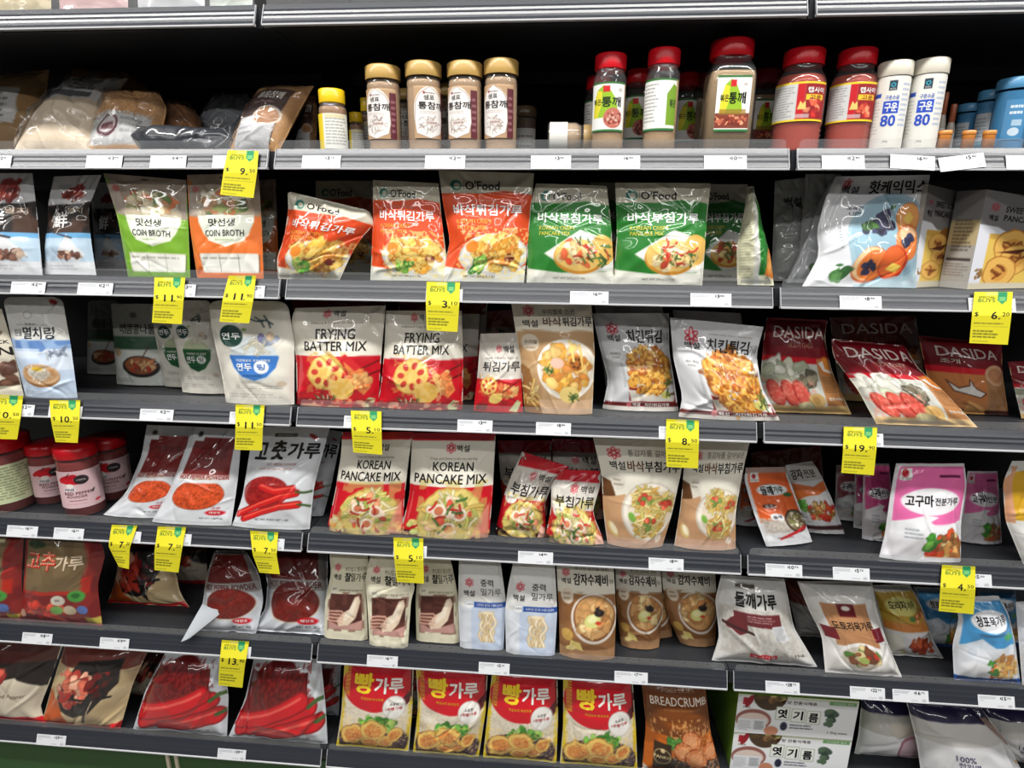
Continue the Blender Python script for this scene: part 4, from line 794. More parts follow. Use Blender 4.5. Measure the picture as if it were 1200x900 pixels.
def d_spicy(a):
    a.rect(-.1, .44, 1.1, .60, (60, 96, 70)); a.rect(-.1, -.1, 1.1, .44, (206, 210, 204)); a.ell(.5, .86, .08, .06, (110, 110, 104)); a.text('매콤콩나물', .2, .63, .95, .75, (56, 56, 54), .02); a.ell(.60, .23, .36, .22, (40, 36, 34)); a.ell(.60, .245, .31, .175, (150, 90, 60)); a.pile(.6, .25, .24, .13, 26, .06, [(190, 120, 80), (120, 70, 50), (214, 170, 120), (160, 60, 44)]); a.ell(.12, .40, .1, .08, (196, 170, 130)); a.micro(.05, .04, .5, .09, 2, (120, 120, 116), .5); a.line([(.8, .48), (.62, .28)], .02, (90, 60, 40))
def d_pepper(dark, wv, name, hot=True):
    def f(a):
        a.rect(.14, .50, .88, .86, dark); a.rect(.30, .84, .88, .90, dark); a.text('고춧가루', .28, .66, .78, .80, tuple(np.array(dark) * .8), .03); a.text(name, .34, .47, .66, .50, (222, 190, 160), .01); a.ell(.50, .32, .37, .20, (150, 60, 30)); a.ell(.50, .32, .36, .19, wv); a.speck(.1, .1, .9, .52, tuple(np.minimum(np.array(wv) * 1.25, 255)), 46, .58, .5, (.5, .32, .36, .19)); a.speck(.1, .1, .9, .52, tuple(np.array(wv) * .7), 40, .62, .5, (.5, .32, .36, .19))
        a.rect(.10, .44, .90, .52, (214, 216, 218)); a.poly([(.10, .46), (.90, .47), (.90, .50), (.10, .50)], dark, .0); a.rect(.10, .475, .90, .525, (196, 176, 168), .7); a.text('HOT PEPPER POWDER', .13, .48, .89, .52, (150, 24, 30), .03)
        a.ell(.80, .135, .12, .035, (196, 20, 36)); a.text('태양초', .73, .125, .87, .148, WH, .01); a.text('고운', .74, .175, .86, .20, (196, 20, 36), .01); a.text('NET WT. 1LB(453g)', .62, .065, .90, .085, (60, 60, 60)); a.ell(.20, .93, .05, .035, (30, 30, 30)); a.line([(0, .03), (1, .03)], .012, (180, 182, 186))
    return f
D_PEP = d_pepper((110, 22, 20), (196, 74, 34), '고춧가루'); D_PEPD = d_pepper((96, 24, 22), (92, 20, 16), '고춧가루')
def d_pepper_big(a):
    a.text('고', .10, .68, .26, .84, (20, 18, 18), .05); a.text('춧', .32, .68, .50, .86, (20, 18, 18), .05); a.text('가루', .54, .69, .96, .84, (20, 18, 18), .05); a.rect(.30, .90, .60, .935, (60, 60, 60)); a.micro(.34, .905, .56, .93, 1, (220, 220, 220), .8); a.ell(.82, .90, .07, .025, (170, 30, 30), -.5); a.text('HOT PEPPER POWDER', .3, .62, .7, .645, (150, 60, 50)); a.micro(.2, .575, .7, .60, 1, (170, 80, 70), .6)
    a.ell(.36, .36, .34, .21, (140, 20, 22)); a.speck(.0, .1, .75, .6, (180, 44, 36), 44, .5, .6, (.36, .36, .34, .21))
    for P in ([(.04, .13), (.3, .24), (.6, .33), (.80, .36)], [(.14, .09), (.36, .17), (.6, .23), (.84, .25)], [(.3, .42), (.5, .38), (.74, .40)]): a.line(P, .10, (150, 16, 20)); a.line(P, .075, (206, 30, 30)); a.line([(x, y + .012) for x, y in P], .02, (236, 90, 70))
    a.line([(.80, .37), (.90, .36), (1.0, .37)], .03, (60, 90, 44)); a.line([(.84, .25), (.92, .24), (1.0, .22)], .03, (60, 90, 44)); a.text('NET WT. POIDS NET 1 LBS', .30, .085, .74, .105, (50, 50, 50), .008); a.line([(0, .03), (1, .03)], .012, (180, 182, 186))
def d_gochu(a):
    a.rect(-.1, -.1, 1.1, 1.1, (120, 22, 24)); a.speck(-.1, -.1, 1.1, 1.1, (150, 40, 34), 6, .5, .7); a.rect(.06, .36, .94, .52, (176, 40, 26)); a.rect(.10, .40, .84, .93, (112, 92, 62)); a.speck(.1, .4, .84, .93, (132, 110, 76), 9, .5, .5); a.rect(.12, .92, .80, .97, (214, 204, 160)); a.ell(.26, .87, .14, .04, (40, 62, 34), wob=.3)
    a.text('고추', .14, .62, .52, .80, (190, 34, 26), .05); a.text('가루', .52, .62, .82, .76, (206, 186, 160), .03); a.text('고추', .135, .625, .515, .805, (226, 180, 150), .02); a.text('고추', .145, .62, .52, .80, (190, 34, 26), .04)
    a.pile(.40, .20, .26, .07, 22, .07, [(206, 50, 34), (160, 24, 22), (226, 90, 60)]); a.ell(.58, .30, .085, .06, (214, 206, 190)); a.ell(.80, .34, .10, .065, (70, 150, 60)); a.ell(.80, .35, .05, .03, (40, 100, 40)); a.ell(.55, .19, .07, .055, (120, 180, 90)); a.ell(.70, .19, .075, .06, (206, 190, 160)); a.ell(.84, .19, .06, .055, (90, 120, 190)); a.micro(.54, .28, .62, .32, 1, (80, 70, 70), .7); a.rect(-.1, -.1, 1.1, .06, (150, 70, 74)); a.rect(.84, .03, 1.1, .10, (196, 180, 80)); a.ell(.10, .12, .05, .05, (222, 190, 160), a=.8)
def d_tan(a):
    a.rect(-.1, -.1, 1.1, 1.1, (206, 184, 142)); a.speck(-.1, -.1, 1.1, 1.1, (190, 164, 120), 6, .5, .6); a.rect(-.1, .78, 1.1, 1.1, (110, 50, 40)); a.poly([(-.1, -.1), (-.1, .5), (.16, .32), (.34, .10), (.40, -.1)], (190, 84, 28)); a.poly([(.14, .36), (.24, .22), (.44, .16), (.62, .24), (.86, .60), (.80, .9), (.3, .86), (.2, .6)], (28, 22, 22)); a.pile(.34, .52, .20, .22, 40, .07, [(190, 60, 44), (222, 110, 84), (236, 170, 140), (160, 36, 30)]); a.pile(.66, .58, .14, .16, 22, .05, [(120, 24, 24), (70, 20, 20), (30, 26, 26)])
    a.line([(.42, .40), (.82, .44)], .03, (24, 20, 20)); a.line([(.60, .42), (.56, .10)], .03, (24, 20, 20)); a.line([(.63, .40), (.60, .24)], .012, (220, 200, 170)); a.rect(-.1, -.1, 1.1, .05, (190, 30, 34)); a.poly([(.82, -.1), (.86, .08), (1.1, .12), (1.1, -.1)], (196, 30, 36))
def d_tan2(a):
    a.rect(-.1, -.1, 1.1, 1.1, (214, 202, 180)); a.rect(-.1, .62, 1.1, 1.1, (80, 34, 28)); a.poly([(-.1, .66), (.3, .5), (.7, .62), (1.1, .44), (1.1, .8), (-.1, .8)], (32, 24, 24)); a.pile(.35, .62, .3, .08, 26, .07, [(206, 90, 70), (236, 180, 150), (150, 40, 36)]); a.text('Red Pepper', .60, .36, .86, .42, (120, 90, 70), .0, .1); a.line([(.38, .52), (.28, .26)], .02, (30, 24, 24)); a.rect(-.1, -.1, 1.1, .10, (206, 26, 36))
def d_five(a):
    a.rect(-.1, -.1, 1.1, 1.1, (206, 210, 216)); a.ell(.44, .66, .40, .28, (96, 14, 16)); a.rect(.04, .58, .84, .88, (86, 14, 16)); a.speck(.04, .4, .86, .94, (130, 30, 26), 40, .52, .6); a.poly([(.0, .2), (.04, .7), (.2, .5), (.1, .2)], (120, 20, 24))
    for P in ([(.12, .16), (.4, .30), (.7, .44), (.84, .50)], [(.06, .26), (.36, .40), (.6, .5), (.76, .58)], [(.36, .14), (.6, .22), (.78, .28), (.9, .30)]): a.line(P, .19, (150, 12, 22)); a.line(P, .15, (208, 24, 34)); a.line([(x - .01, y + .035) for x, y in P], .03, (236, 90, 80))
    a.line([(.84, .50), (.93, .56), (.99, .55)], .04, (70, 100, 50)); a.line([(.9, .30), (.96, .32), (1.03, .34)], .04, (70, 100, 50)); a.text('NET WT. POIDS NET 5 LBS', .46, .075, .84, .105, (50, 52, 56), .01, rot=.04)
def d_white_a(a):
    a.rect(-.1, .80, 1.1, 1.1, (36, 30, 66)); a.rect(-.1, .5, 1.1, .82, (196, 194, 188)); a.ell(.74, .20, .24, .22, (170, 110, 130)); a.ell(.75, .19, .22, .20, (226, 196, 206)); a.poly([(.85, .05), (.98, .14), (.98, -.1), (.8, -.1)], (190, 110, 120)); a.ell(.6, .6, .2, .1, (206, 196, 178), a=.6)
def d_white_b(a):
    a.rect(-.1, .82, 1.1, 1.1, (36, 30, 66)); a.rect(-.1, .56, 1.1, .84, (204, 202, 198)); a.text('100%', .32, .36, .52, .44, (70, 66, 120), .01, rot=-.1); a.text('천일염', .33, .27, .55, .34, (70, 66, 120), .01, rot=-.1); a.text('고운', .36, .20, .5, .26, (70, 66, 120), .01, rot=-.1); a.poly([(.86, .9), (.95, .9), (1.1, .3), (1.1, .1)], (150, 120, 110)); a.poly([(.97, .3), (1.1, .36), (1.1, 0)], (222, 160, 80))
def d_plain(c, c2=None, t=None):
    def f(a):
        if c2: a.rect(-.1, .62, 1.1, 1.1, c2)
        if t: a.text(t, .3, .72, .8, .82, (60, 58, 56), .02)
        a.micro(.15, .3, .8, .55, 5, tuple(np.array(c) * .72), .4)
    return f
def d_backredt(a):
    a.rect(-.1, .80, 1.1, 1.1, (140, 16, 28)); a.flower(.38, .74, .05); a.text('백설', .45, .71, .58, .77, INK, .02); a.rect(-.1, -.1, 1.1, .5, (190, 16, 34)); a.text('FRYING', .27, .58, .71, .66, INK, .02)
def d_barley(a):
    a.rect(-.1, .93, 1.1, 1.1, (206, 214, 190)); a.rect(.03, .62, .13, .96, WH); a.rect(.045, .74, .085, .92, (170, 34, 44)); a.ell(.10, .83, .025, .07, (150, 30, 40), -.4); a.text('두레촌', .045, .65, .115, .70, (60, 40, 40))
    a.ell(.27, .97, .14, .14, (74, 56, 40)); a.pile(.27, .96, .11, .05, 22, .03, [(110, 120, 60), (150, 110, 70), (90, 70, 40), (190, 170, 110)]); a.ell(.15, .36, .15, .11, (150, 96, 88)); a.ell(.15, .34, .13, .08, (226, 206, 196)); a.rect(.02, .04, .26, .38, (232, 234, 238)); a.micro(.03, .07, .14, .33, 5, (140, 140, 146), .5); a.rect(.16, .10, .25, .34, (206, 208, 212)); a.micro(.165, .11, .245, .33, 6, (100, 104, 110), .6); a.ell(.31, .10, .06, .05, (206, 140, 110))
    for k, t in enumerate('엿기름'):
        u = .33 + .13 * k; a.rect(u, .40 - .03 * k, u + .115, .74 - .03 * k, (130, 150, 110)); a.rect(u + .004, .412 - .03 * k, u + .111, .728 - .03 * k, (240, 242, 236)); a.text(t, u + .02, .46 - .03 * k, u + .095, .68 - .03 * k, (24, 24, 28), .04)
    a.text('옛 맛 전통식혜용', .36, .82, .66, .90, (190, 80, 80), .01); a.pile(.78, .53, .05, .08, 12, .03, [(70, 90, 76), (90, 116, 90), (50, 70, 60)]); a.rect(.76, .86, .985, .95, (110, 160, 100)); a.text('식이섬유 풍부', .79, .88, .96, .93, (230, 240, 226), .01); a.ell(.41, .24, .03, .045, (40, 44, 70)); a.text('엿', .395, .2, .425, .28, WH, .01); a.micro(.46, .18, .68, .32, 2, (50, 52, 70), .8); a.text('1.5kg', .78, .12, .86, .19, (50, 52, 60), .01); a.micro(.87, .12, .97, .18, 1, (60, 62, 70), .8)
def d_cookie(a):
    a.rect(-.1, .58, 1.1, 1.1, (120, 118, 118)); a.poly([(-.1, .66), (.25, .64), (.6, .52), (.75, .42), (.75, -.1), (-.1, -.1)], (226, 228, 236)); a.rect(.16, -.1, .95, .56, (232, 196, 96)); a.poly([(.16, .57), (.95, .57), (.95, .45), (.16, .52)], (214, 170, 80)); a.ell(.72, .55, .20, .14, (140, 92, 44)); a.flower(.16, .84, .06, (160, 50, 60), (120, 118, 118)); a.text('백설', .10, .70, .22, .76, (40, 30, 34), .02); a.text('SWEET KOREAN', .30, .80, .97, .86, (40, 32, 36), .02); a.text('PANCAKE MIX', .30, .71, .92, .77, (40, 32, 36), .02)  # grey top of this white front is shade put into its colour
    for u, v, r in ((.50, .44, .25), (.58, .31, .22), (.40, .17, .23)): a.ell(u, v, r, r * 1.0, (180, 116, 50), wob=.05); a.ell(u, v, r * .93, r * .93, (236, 186, 96), wob=.05); a.ell(u, v, r * .5, r * .5, (222, 160, 76), wob=.1); a.strands(u, v, r * .4, r * .3, 6, .12, .02, [(150, 80, 36)])
    a.poly([(.3, .38), (.74, .44), (.6, .37)], (90, 44, 24)); a.pile(.12, .16, .05, .1, 6, .03, [(150, 110, 60)]); a.rect(-.1, -.1, 1.1, .06, (216, 206, 176)); a.rect(.86, .06, 1.1, .56, (226, 180, 60))
def d_cookie_side(a):
    a.rect(-.1, .68, 1.1, 1.1, (124, 122, 122)); a.rect(.0, .45, 1, .70, (206, 178, 110), .6); a.micro(.15, .38, .9, .72, 9, (90, 80, 70), .8); a.rect(.08, .29, .92, .315, (40, 34, 34)); a.micro(.05, .12, .95, .27, 5, (120, 110, 106), .8)  # the side's grey upper part is painted shade as well
# ------------------------------------------------------------------ top shelf: only the feet of its packs show behind the riser
for k, (x0, x1, c, nm) in enumerate([(-20, 60, (190, 176, 140), 'olive beige'), (70, 150, (196, 160, 160), 'pinkish'), (162, 240, (200, 202, 206), 'pale silver'), (246, 296, (196, 204, 196), 'pale grey green')]):
    bag('snack_pouch', d_plain(c), 0, [(x0, 8), (x0 - 4, -90)], [(x1, 8), (x1, -90)], '%s pouch on the topmost shelf, only its foot showing at the picture edge' % nm, 'pouch', 'pouches on the topmost shelf', base=c, T=.05, dens=.5)
# ------------------------------------------------------------------ second shelf
W_ = (214, 200, 178)
def d_ses(lab):
    def f(a):
        u0, v0, u1, v1, c = lab; a.rect(u0, v0, u1, v1, c); a.micro(u0 + .04, v0 + .05, u1 - .06, v1 - .04, 5, tuple(np.array(c) * .5), .7); a.rect(u0 + .06, v0 + .02, u1 - .15, v0 + .08, (60, 60, 64), .8)
    return f
def d_seslogo(a):
    a.rect(.06, .10, .90, .52, (206, 206, 206)); a.ell(.36, .33, .17, .12, (90, 40, 50), .2); a.ell(.36, .34, .14, .09, (226, 220, 220), .2); a.rect(.26, .28, .46, .36, (120, 60, 70), .8); a.micro(.56, .2, .86, .45, 3, (130, 130, 130), .6); a.speck(-.1, .5, 1.1, 1.1, (190, 140, 96), 40, .5, .6)
def d_sesbrown(a):
    a.speck(-.1, -.1, 1.1, 1.1, (190, 150, 104), 44, .55, .6); a.rect(.10, .08, .82, .86, (70, 46, 38)); a.rect(.10, .0, .80, .42, (206, 206, 208)); a.text('볶음참깨', .28, .68, .72, .80, (220, 214, 206), .02); a.micro(.3, .60, .7, .64, 1, (200, 190, 180), .7); a.ell(.62, .42, .24, .19, (226, 220, 212)); a.ell(.62, .42, .21, .165, (170, 120, 80)); a.micro(.16, .16, .5, .30, 2, (120, 120, 124), .6)
kw = dict(cat='bag', group=None, wr=.006, kind='pillow', wrap=True, seal=.95, lean=.08)
bag('sesame_bag', d_ses((.25, .30, .80, .72, (206, 204, 202))), 1, [(-42, 172), (-36, 90)], [(44, 172), (58, 82)], 'crumpled clear bag of dark brown powder with a white label at picture edge', base=(164, 130, 88), mat=POWDER, T=.09, Y=.14, **kw)
bag('grain_powder_bag', d_ses((.05, .60, .95, .97, (208, 208, 208))), 1, [(14, 172), (40, 130), (84, 90)], [(104, 172), (122, 132), (150, 92)], 'pale powder bag leaning over with a white label across its upper end', base=(226, 208, 184), mat=POWDER, T=.07, Y=.09, **{**kw, 'lean': .12})
bag('crumpled_sesame_bag', d_ses((.3, .1, .5, .2, (170, 150, 120))), 1, [(60, 150), (84, 84), (100, 78)], [(170, 150), (178, 108), (150, 84)], 'dark crumpled bag of sesame behind the pale powder bag', base=(160, 118, 78), mat=POWDER, T=.08, Y=.24, **kw)
bag('sesame_bag', d_seslogo, 1, [(98, 172), (118, 118), (126, 104)], [(182, 172), (196, 128), (186, 108)], 'tan sesame bag with a white label and round maroon badge', base=(212, 164, 114), mat=SEED, T=.075, Y=.10, **kw)
bag('crumpled_sesame_bag', d_ses((.3, .1, .5, .2, (120, 90, 60))), 1, [(186, 172), (192, 130), (196, 116)], [(236, 172), (236, 140), (222, 120)], 'small dark brown crumpled bag between the tan sesame bag and the hazy empty wrap', base=(140, 98, 66), mat=SEED, T=.07, Y=.16, **kw)
bag('seaweed_pack', d_plain((40, 42, 46)), 1, [(166, 173), (152, 158), (166, 148)], [(246, 173), (270, 160), (262, 150)], 'flat dark grey foil pack lying at the shelf front', 'pack', base=(52, 54, 60), T=.05, kind='pillow', wr=.004, Y=.055, lean=.03)
bag('hazy_wrap', d_plain((150, 152, 156)), 1, [(222, 168), (236, 130), (252, 112)], [(292, 168), (300, 126), (290, 110)], 'hazy translucent wrapped pack behind the flat dark foil pack', 'pack', base=(140, 144, 150), T=.05, kind='pillow', wr=.006, Y=.21, lean=.05, wrap=True)
bag('toasted_sesame_bag', d_sesbrown, 1, [(268, 172), (288, 125), (305, 103)], [(326, 172), (352, 128), (368, 101)], 'bag of toasted sesame with a dark brown label and bowl picture, beside yellow-lidded jar', base=(196, 146, 94), mat=SEED, T=.07, Y=.07, lean=.07, wr=.003, wrap=True, kind='pillow', seal=.96)
bag('toasted_sesame_bag', d_sesbrown, 1, [(340, 168), (356, 130), (362, 112)], [(370, 168), (372, 130), (370, 112)], 'edge of a second sesame bag squeezed between brown-label bag and yellow-lidded jar', base=(128, 90, 56), mat=SEED, T=.04, Y=.17, lean=.05, wr=.002, kind='pillow')

RJ = [(.97, 0), (1, .012), (1, .03), (.985, .05), (.985, .10), (1, .115), (1, .70), (.985, .72), (1, .735), (1, .775), (.97, .80), (.93, .83), (.90, .845), (.90, .90)]
GOLD = (196, 160, 92)
def d_gold(a):
    a.ell(.42, .5, .44, .62, (236, 232, 228)); a.rect(.80, .0, 1.1, .92, (96, 34, 46)); a.ell(.40, .5, .46, .70, (150, 110, 80), a=.0)
    a.poly([(.06, .1), (.02, .3), (.04, .7), (.16, .86), (.30, .93), (.42, .99), (.54, .93), (.68, .86), (.80, .70), (.82, .3), (.76, .1), (.42, .0)], (238, 234, 230)); a.line([(.06, .1), (.02, .3), (.04, .7), (.16, .86), (.30, .93), (.42, .99), (.54, .93), (.68, .86), (.80, .70), (.82, .3), (.76, .1), (.42, .0), (.06, .1)], .014, (150, 120, 100))
    a.ell(.27, .87, .03, .03, (150, 60, 60)); a.text('Sempio', .30, .85, .56, .89, (110, 80, 80), .01); a.text('샘표', .26, .74, .54, .83, (40, 30, 30), .02); a.text('통참깨', .12, .56, .80, .70, (40, 28, 30), .03); a.micro(.16, .47, .72, .53, 2, (150, 130, 120), .6); a.strands(.4, .28, .26, .2, 30, .16, .01, [(190, 170, 160), (170, 146, 136), (206, 190, 180)]); a.ell(.46, .3, .2, .06, (226, 216, 208)); a.text('건강하게', .32, .28, .6, .325, (150, 60, 70), .01); a.micro(.84, .1, .98, .8, 6, (206, 170, 170), .5)
def gold(xl, xr, yt, label, Y=None, yaw=0.0, small=1):
    jar('sesame_jar', RJ, 1, xl, xr, yt, label, 'jar', 'gold-lidded sesame jars', Y=Y, body_col=(178, 146, 112), lid_col=GOLD, lidn=.16, fill=.80, lab=(.14, .72), lab_art=d_gold, lab_base=(190, 156, 120), lab_yaw=yaw, neck=.97)
gold(432, 471, 78, 'gold-lidded sesame jar first in the row beside the yellow-lidded jar', yaw=-.35)
gold(478, 518, 74, 'gold-lidded sesame jar turned so its white label faces the far side, second in row', yaw=.5)
gold(526, 565, 74, 'gold-lidded sesame jar third in the row from the yellow-lidded jar', yaw=-.35)
gold(568, 606, 71, 'gold-lidded sesame jar at the row end beside the empty shelf space', yaw=-.3)
gold(462, 496, 106, 'gold-lidded sesame jar half hidden behind the first two of the row', Y=.19)
gold(510, 543, 100, 'gold-lidded sesame jar half hidden behind the second and third of the row', Y=.19, yaw=.3)
YJ = [(.97, 0), (1, .015), (1, .66), (.98, .70), (.90, .74), (.86, .76), (.86, .82)]
def d_yel(a):
    a.rect(-.1, -.1, .30, 1.1, (236, 206, 40)); a.rect(.30, -.1, 1.1, 1.1, (236, 236, 228)); a.micro(.36, .1, .96, .9, 9, (120, 120, 116), .6); a.rect(.36, .88, .9, .98, (226, 214, 170))
for a_ in (((375, 408, 105, 'yellow-lidded spice jar standing in front beside the brown-label sesame bag', None)), ((410, 427, 132, 'small yellow-lidded jar behind, next to the front yellow-lidded jar', .12)), ((424, 438, 115, 'yellow-lidded jar mostly hidden behind the first gold-lidded jar', .15))):
    jar('spice_jar', YJ, 1, a_[0], a_[1], a_[2], a_[3], 'jar', 'yellow-lidded spice jars', Y=a_[4], body_col=(160, 120, 84), lid_col=(240, 200, 30), lidn=.22, fill=.72, lab=(.04, .60), lab_art=d_yel, lab_ang=2.8, lab_yaw=-.2)
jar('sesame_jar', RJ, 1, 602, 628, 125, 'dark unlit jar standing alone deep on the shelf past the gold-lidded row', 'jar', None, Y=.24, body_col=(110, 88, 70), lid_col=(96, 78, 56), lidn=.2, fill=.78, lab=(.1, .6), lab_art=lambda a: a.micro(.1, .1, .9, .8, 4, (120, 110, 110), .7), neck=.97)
# a jar lying on its side, mouth towards the red-lidded jars
zc = DK[1]; p0 = at(*drop((642, 172), .10, zc + .03), .10); p1 = at(*drop((688, 172), .10, zc + .03), .10); root = tag(empty('toppled_jar', (p0[0], .10, zc)), 'jar of sesame toppled on its side between the gold-lidded and red-lidded jars', 'jar')
AX = np.array([[0, 0, -1], [0, 1, 0], [1, 0, 0.0]]); rr = .029; ln = p1[0] - p0[0]
AX = np.array([[0.0, 0, 1], [0, 1, 0], [1, 0, 0]])
cc = (p0[0], .10, zc + rr + .002)
m = MB(); m.lathe([(0, 0), (rr * .95, 0), (rr, .004), (rr, ln * .72), (rr * .8, ln * .86), (rr * .8, ln)], center=cc, axis=AX, col=(196, 176, 150)); m.build('clear_jar', CLEAR, root, (p0[0], .10, zc))
m = MB(); m.lathe([(0, .002), (rr * .94, .003), (rr * .94, ln * .70), (rr * .74, ln * .84), (0, ln * .84)], center=cc, axis=AX, col=(190, 164, 132)); m.build('contents', SEED, root, (p0[0], .10, zc))
m = MB(); m.lathe([(rr * 1.01, ln * .05), (rr * 1.01, ln * .5)], center=cc, axis=AX, col=(226, 224, 218)); m.build('paper_label', CARD, root, (p0[0], .10, zc))
m = MB(); m.lathe([(rr * .84, ln * .9), (rr * .86, ln * .92), (rr * .86, ln * 1.14), (rr * .5, ln * 1.16), (0, ln * 1.16)], center=cc, axis=AX, col=(190, 160, 110)); m.build('lid', PLASTIC, root, (p0[0], .10, zc))
# red lids
RR = [(.97, 0), (1, .012), (1, .14), (.985, .16), (1, .175), (1, .74), (.98, .77), (.90, .80), (.88, .82), (.88, .87)]
def d_green(pic):
    def f(a):
        a.rect(-.1, .96, 1.1, 1.1, (50, 110, 50)); a.rect(-.1, -.1, 1.1, .04, (50, 120, 60)); a.poly([(.10, .28), (.12, .6), (.22, .84), (.40, .94), (.55, .86), (.72, .66), (.80, .36), (.6, .28)], (150, 190, 40)); a.poly([(.10, .28), (.12, .6), (.22, .84), (.36, .8), (.34, .5), (.24, .28)], (226, 214, 50)); a.rect(.38, .80, .56, .92, (206, 30, 36)); a.text('볶은', .10, .54, .34, .66, (30, 50, 20), .015); a.text('통깨', .36, .50, .86, .70, (20, 36, 16), .03); a.ell(.84, .84, .06, .05, (170, 160, 150), a=.6)
        if pic == 'round': a.ell(.66, .27, .25, .25, (196, 110, 96)); a.pile(.66, .27, .2, .18, 30, .05, [(226, 170, 150), (150, 60, 50), (206, 130, 110), (120, 50, 40)])
        else: a.rect(.0, .06, 1, .33, (130, 60, 44)); a.pile(.5, .20, .46, .10, 50, .07, [(206, 110, 80), (150, 60, 40), (226, 150, 110), (110, 40, 30)])
        if pic == 'wide': a.rect(.1, .30, .9, .40, (150, 110, 40), .7)
    return f
def d_nutr(a): a.micro(.06, .15, .52, .92, 11, (120, 120, 120), .6); a.poly([(.72, .1), (.72, .7), (.9, .9), (1.1, .8), (1.1, .1)], (120, 160, 40)); a.text('볶은', .80, .45, 1.0, .6, (30, 50, 20), .015); a.rect(-.1, -.1, 1.1, .04, (50, 120, 60)); a.rect(-.1, .96, 1.1, 1.1, (50, 110, 50))
RL = (206, 20, 34)
def redj(xl, xr, yt, label, Y=None, art=d_green('round'), yaw=-.1, **k):
    jar('sesame_jar', RR, 1, xl, xr, yt, label, 'jar', 'red-lidded sesame jars', Y=Y, body_col=(172, 140, 100), lid_col=RL, lidn=.155, fill=.70, lab=(.20, .70), lab_art=art, lab_ang=2.3, lab_yaw=yaw, **k)
redj(693, 731, 64, 'red-lidded sesame jar with green label and round nut picture facing out')
redj(753, 792, 58, 'red-lidded sesame jar turned to show its grey printed side panel', art=d_nutr, yaw=-.2)
redj(684, 716, 90, 'red-lidded jar in shade, peeking out behind the round-picture jar', Y=.16, art=d_nutr, yaw=-.6)
redj(730, 760, 82, 'red-lidded jar in between and behind the two front red-lidded jars', Y=.15)
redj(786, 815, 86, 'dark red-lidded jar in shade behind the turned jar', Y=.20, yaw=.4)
SQ = [(.97, 0), (1, .012), (1, .62), (.99, .68), (.93, .74), (.80, .79), (.74, .81), (.74, .85)]
jar('square_sesame_jar', SQ, 1, 818, 880, 47, 'large square red-lidded sesame jar, tallest among the green-label jars', 'jar', None, Y=.075, body_col=(166, 138, 100), lid_col=RL, lidn=.155, fill=.71, lab=(.17, .66), lab_art=d_green('wide'), lab_ang=1.25, square=-1.5708, rib=(48, .012), neck=.74)
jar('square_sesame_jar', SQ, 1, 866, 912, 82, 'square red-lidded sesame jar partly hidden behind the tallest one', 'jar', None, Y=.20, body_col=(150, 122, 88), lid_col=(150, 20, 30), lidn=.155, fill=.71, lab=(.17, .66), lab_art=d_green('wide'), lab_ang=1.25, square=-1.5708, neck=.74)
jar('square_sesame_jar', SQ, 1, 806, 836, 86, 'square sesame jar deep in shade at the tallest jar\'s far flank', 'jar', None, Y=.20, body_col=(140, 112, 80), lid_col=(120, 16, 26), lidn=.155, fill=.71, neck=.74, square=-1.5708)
CP = [(.94, 0), (1, .02), (.95, .045), (1, .07), (.95, .095), (1, .12), (.95, .145), (1, .17), (.95, .195), (1, .22), (.95, .245), (1, .27), (1, .66), (.96, .71), (.85, .765), (.76, .79), (.74, .80), (.74, .86)]
def d_cap(a):
    a.rect(-.1, .95, 1.1, 1.1, (240, 206, 40)); a.rect(-.1, -.1, 1.1, .05, (240, 206, 40)); a.rect(-.1, .05, .48, .95, (206, 206, 204)); a.micro(.04, .1, .44, .9, 12, (120, 120, 120), .6); a.rect(.48, .05, .60, .95, (196, 20, 32)); a.rect(.60, .05, 1.1, .95, (150, 24, 30)); a.text('캡사이', .64, .72, .94, .86, WH, .03); a.rect(.62, .54, .94, .68, (236, 196, 50)); a.text('고운', .68, .56, .9, .66, (150, 24, 30), .02); a.pile(.78, .32, .14, .12, 14, .05, [(222, 90, 60), (190, 40, 36), (236, 140, 100)]); a.poly([(.5, .30), (.54, .52), (.58, .44), (.62, .52), (.64, .30)], (222, 200, 110)); a.rect(.46, .08, .7, .18, (206, 206, 206), .7)
for a_ in ((902, 962, 58, 'large pepper jar with red lid on the shelf joint beside the square sesame jars'), (964, 1021, 58, 'large pepper jar with red lid standing against the tall white bottles')):
    jar('pepper_jar', CP, 1, a_[0], a_[1], a_[2], a_[3], 'jar', 'red ribbed pepper jars', Y=.085, body_col=(170, 62, 44), lid_col=RL, lidn=.155, fill=.745, cont_mat=POWDER, lab=(.29, .66), lab_art=d_cap, lab_ang=2.4, lab_yaw=-.05, neck=.74, rib=(60, .008), n=56)
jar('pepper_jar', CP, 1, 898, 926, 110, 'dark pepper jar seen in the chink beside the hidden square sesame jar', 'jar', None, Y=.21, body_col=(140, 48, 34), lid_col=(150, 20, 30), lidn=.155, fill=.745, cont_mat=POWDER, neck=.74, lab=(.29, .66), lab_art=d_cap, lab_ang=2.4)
TB = [(.97, 0), (1, .01), (1, .815), (.99, .83)]
def d_tb(a):
    a.rect(.38, .83, .56, .97, (30, 46, 66)); a.ell(.47, .91, .055, .055, (60, 170, 190)); a.ell(.47, .91, .03, .03, (20, 40, 60)); a.text('청정원', .41, .84, .53, .865, WH, .01); a.text('구운소금', .33, .70, .64, .76, (60, 100, 190), .02); a.rect(.30, .50, .66, .68, (36, 76, 190)); a.text('구운', .35, .53, .62, .65, WH, .04); a.text('80', .30, .32, .62, .475, (36, 76, 190), .04); a.rect(.04, .74, .22, .80, (46, 76, 170)); a.micro(.04, .2, .24, .70, 10, (150, 150, 150), .4); a.text('200g', .40, .08, .52, .11, (90, 90, 100)); a.micro(.70, .3, .96, .95, 9, (120, 140, 190), .5)
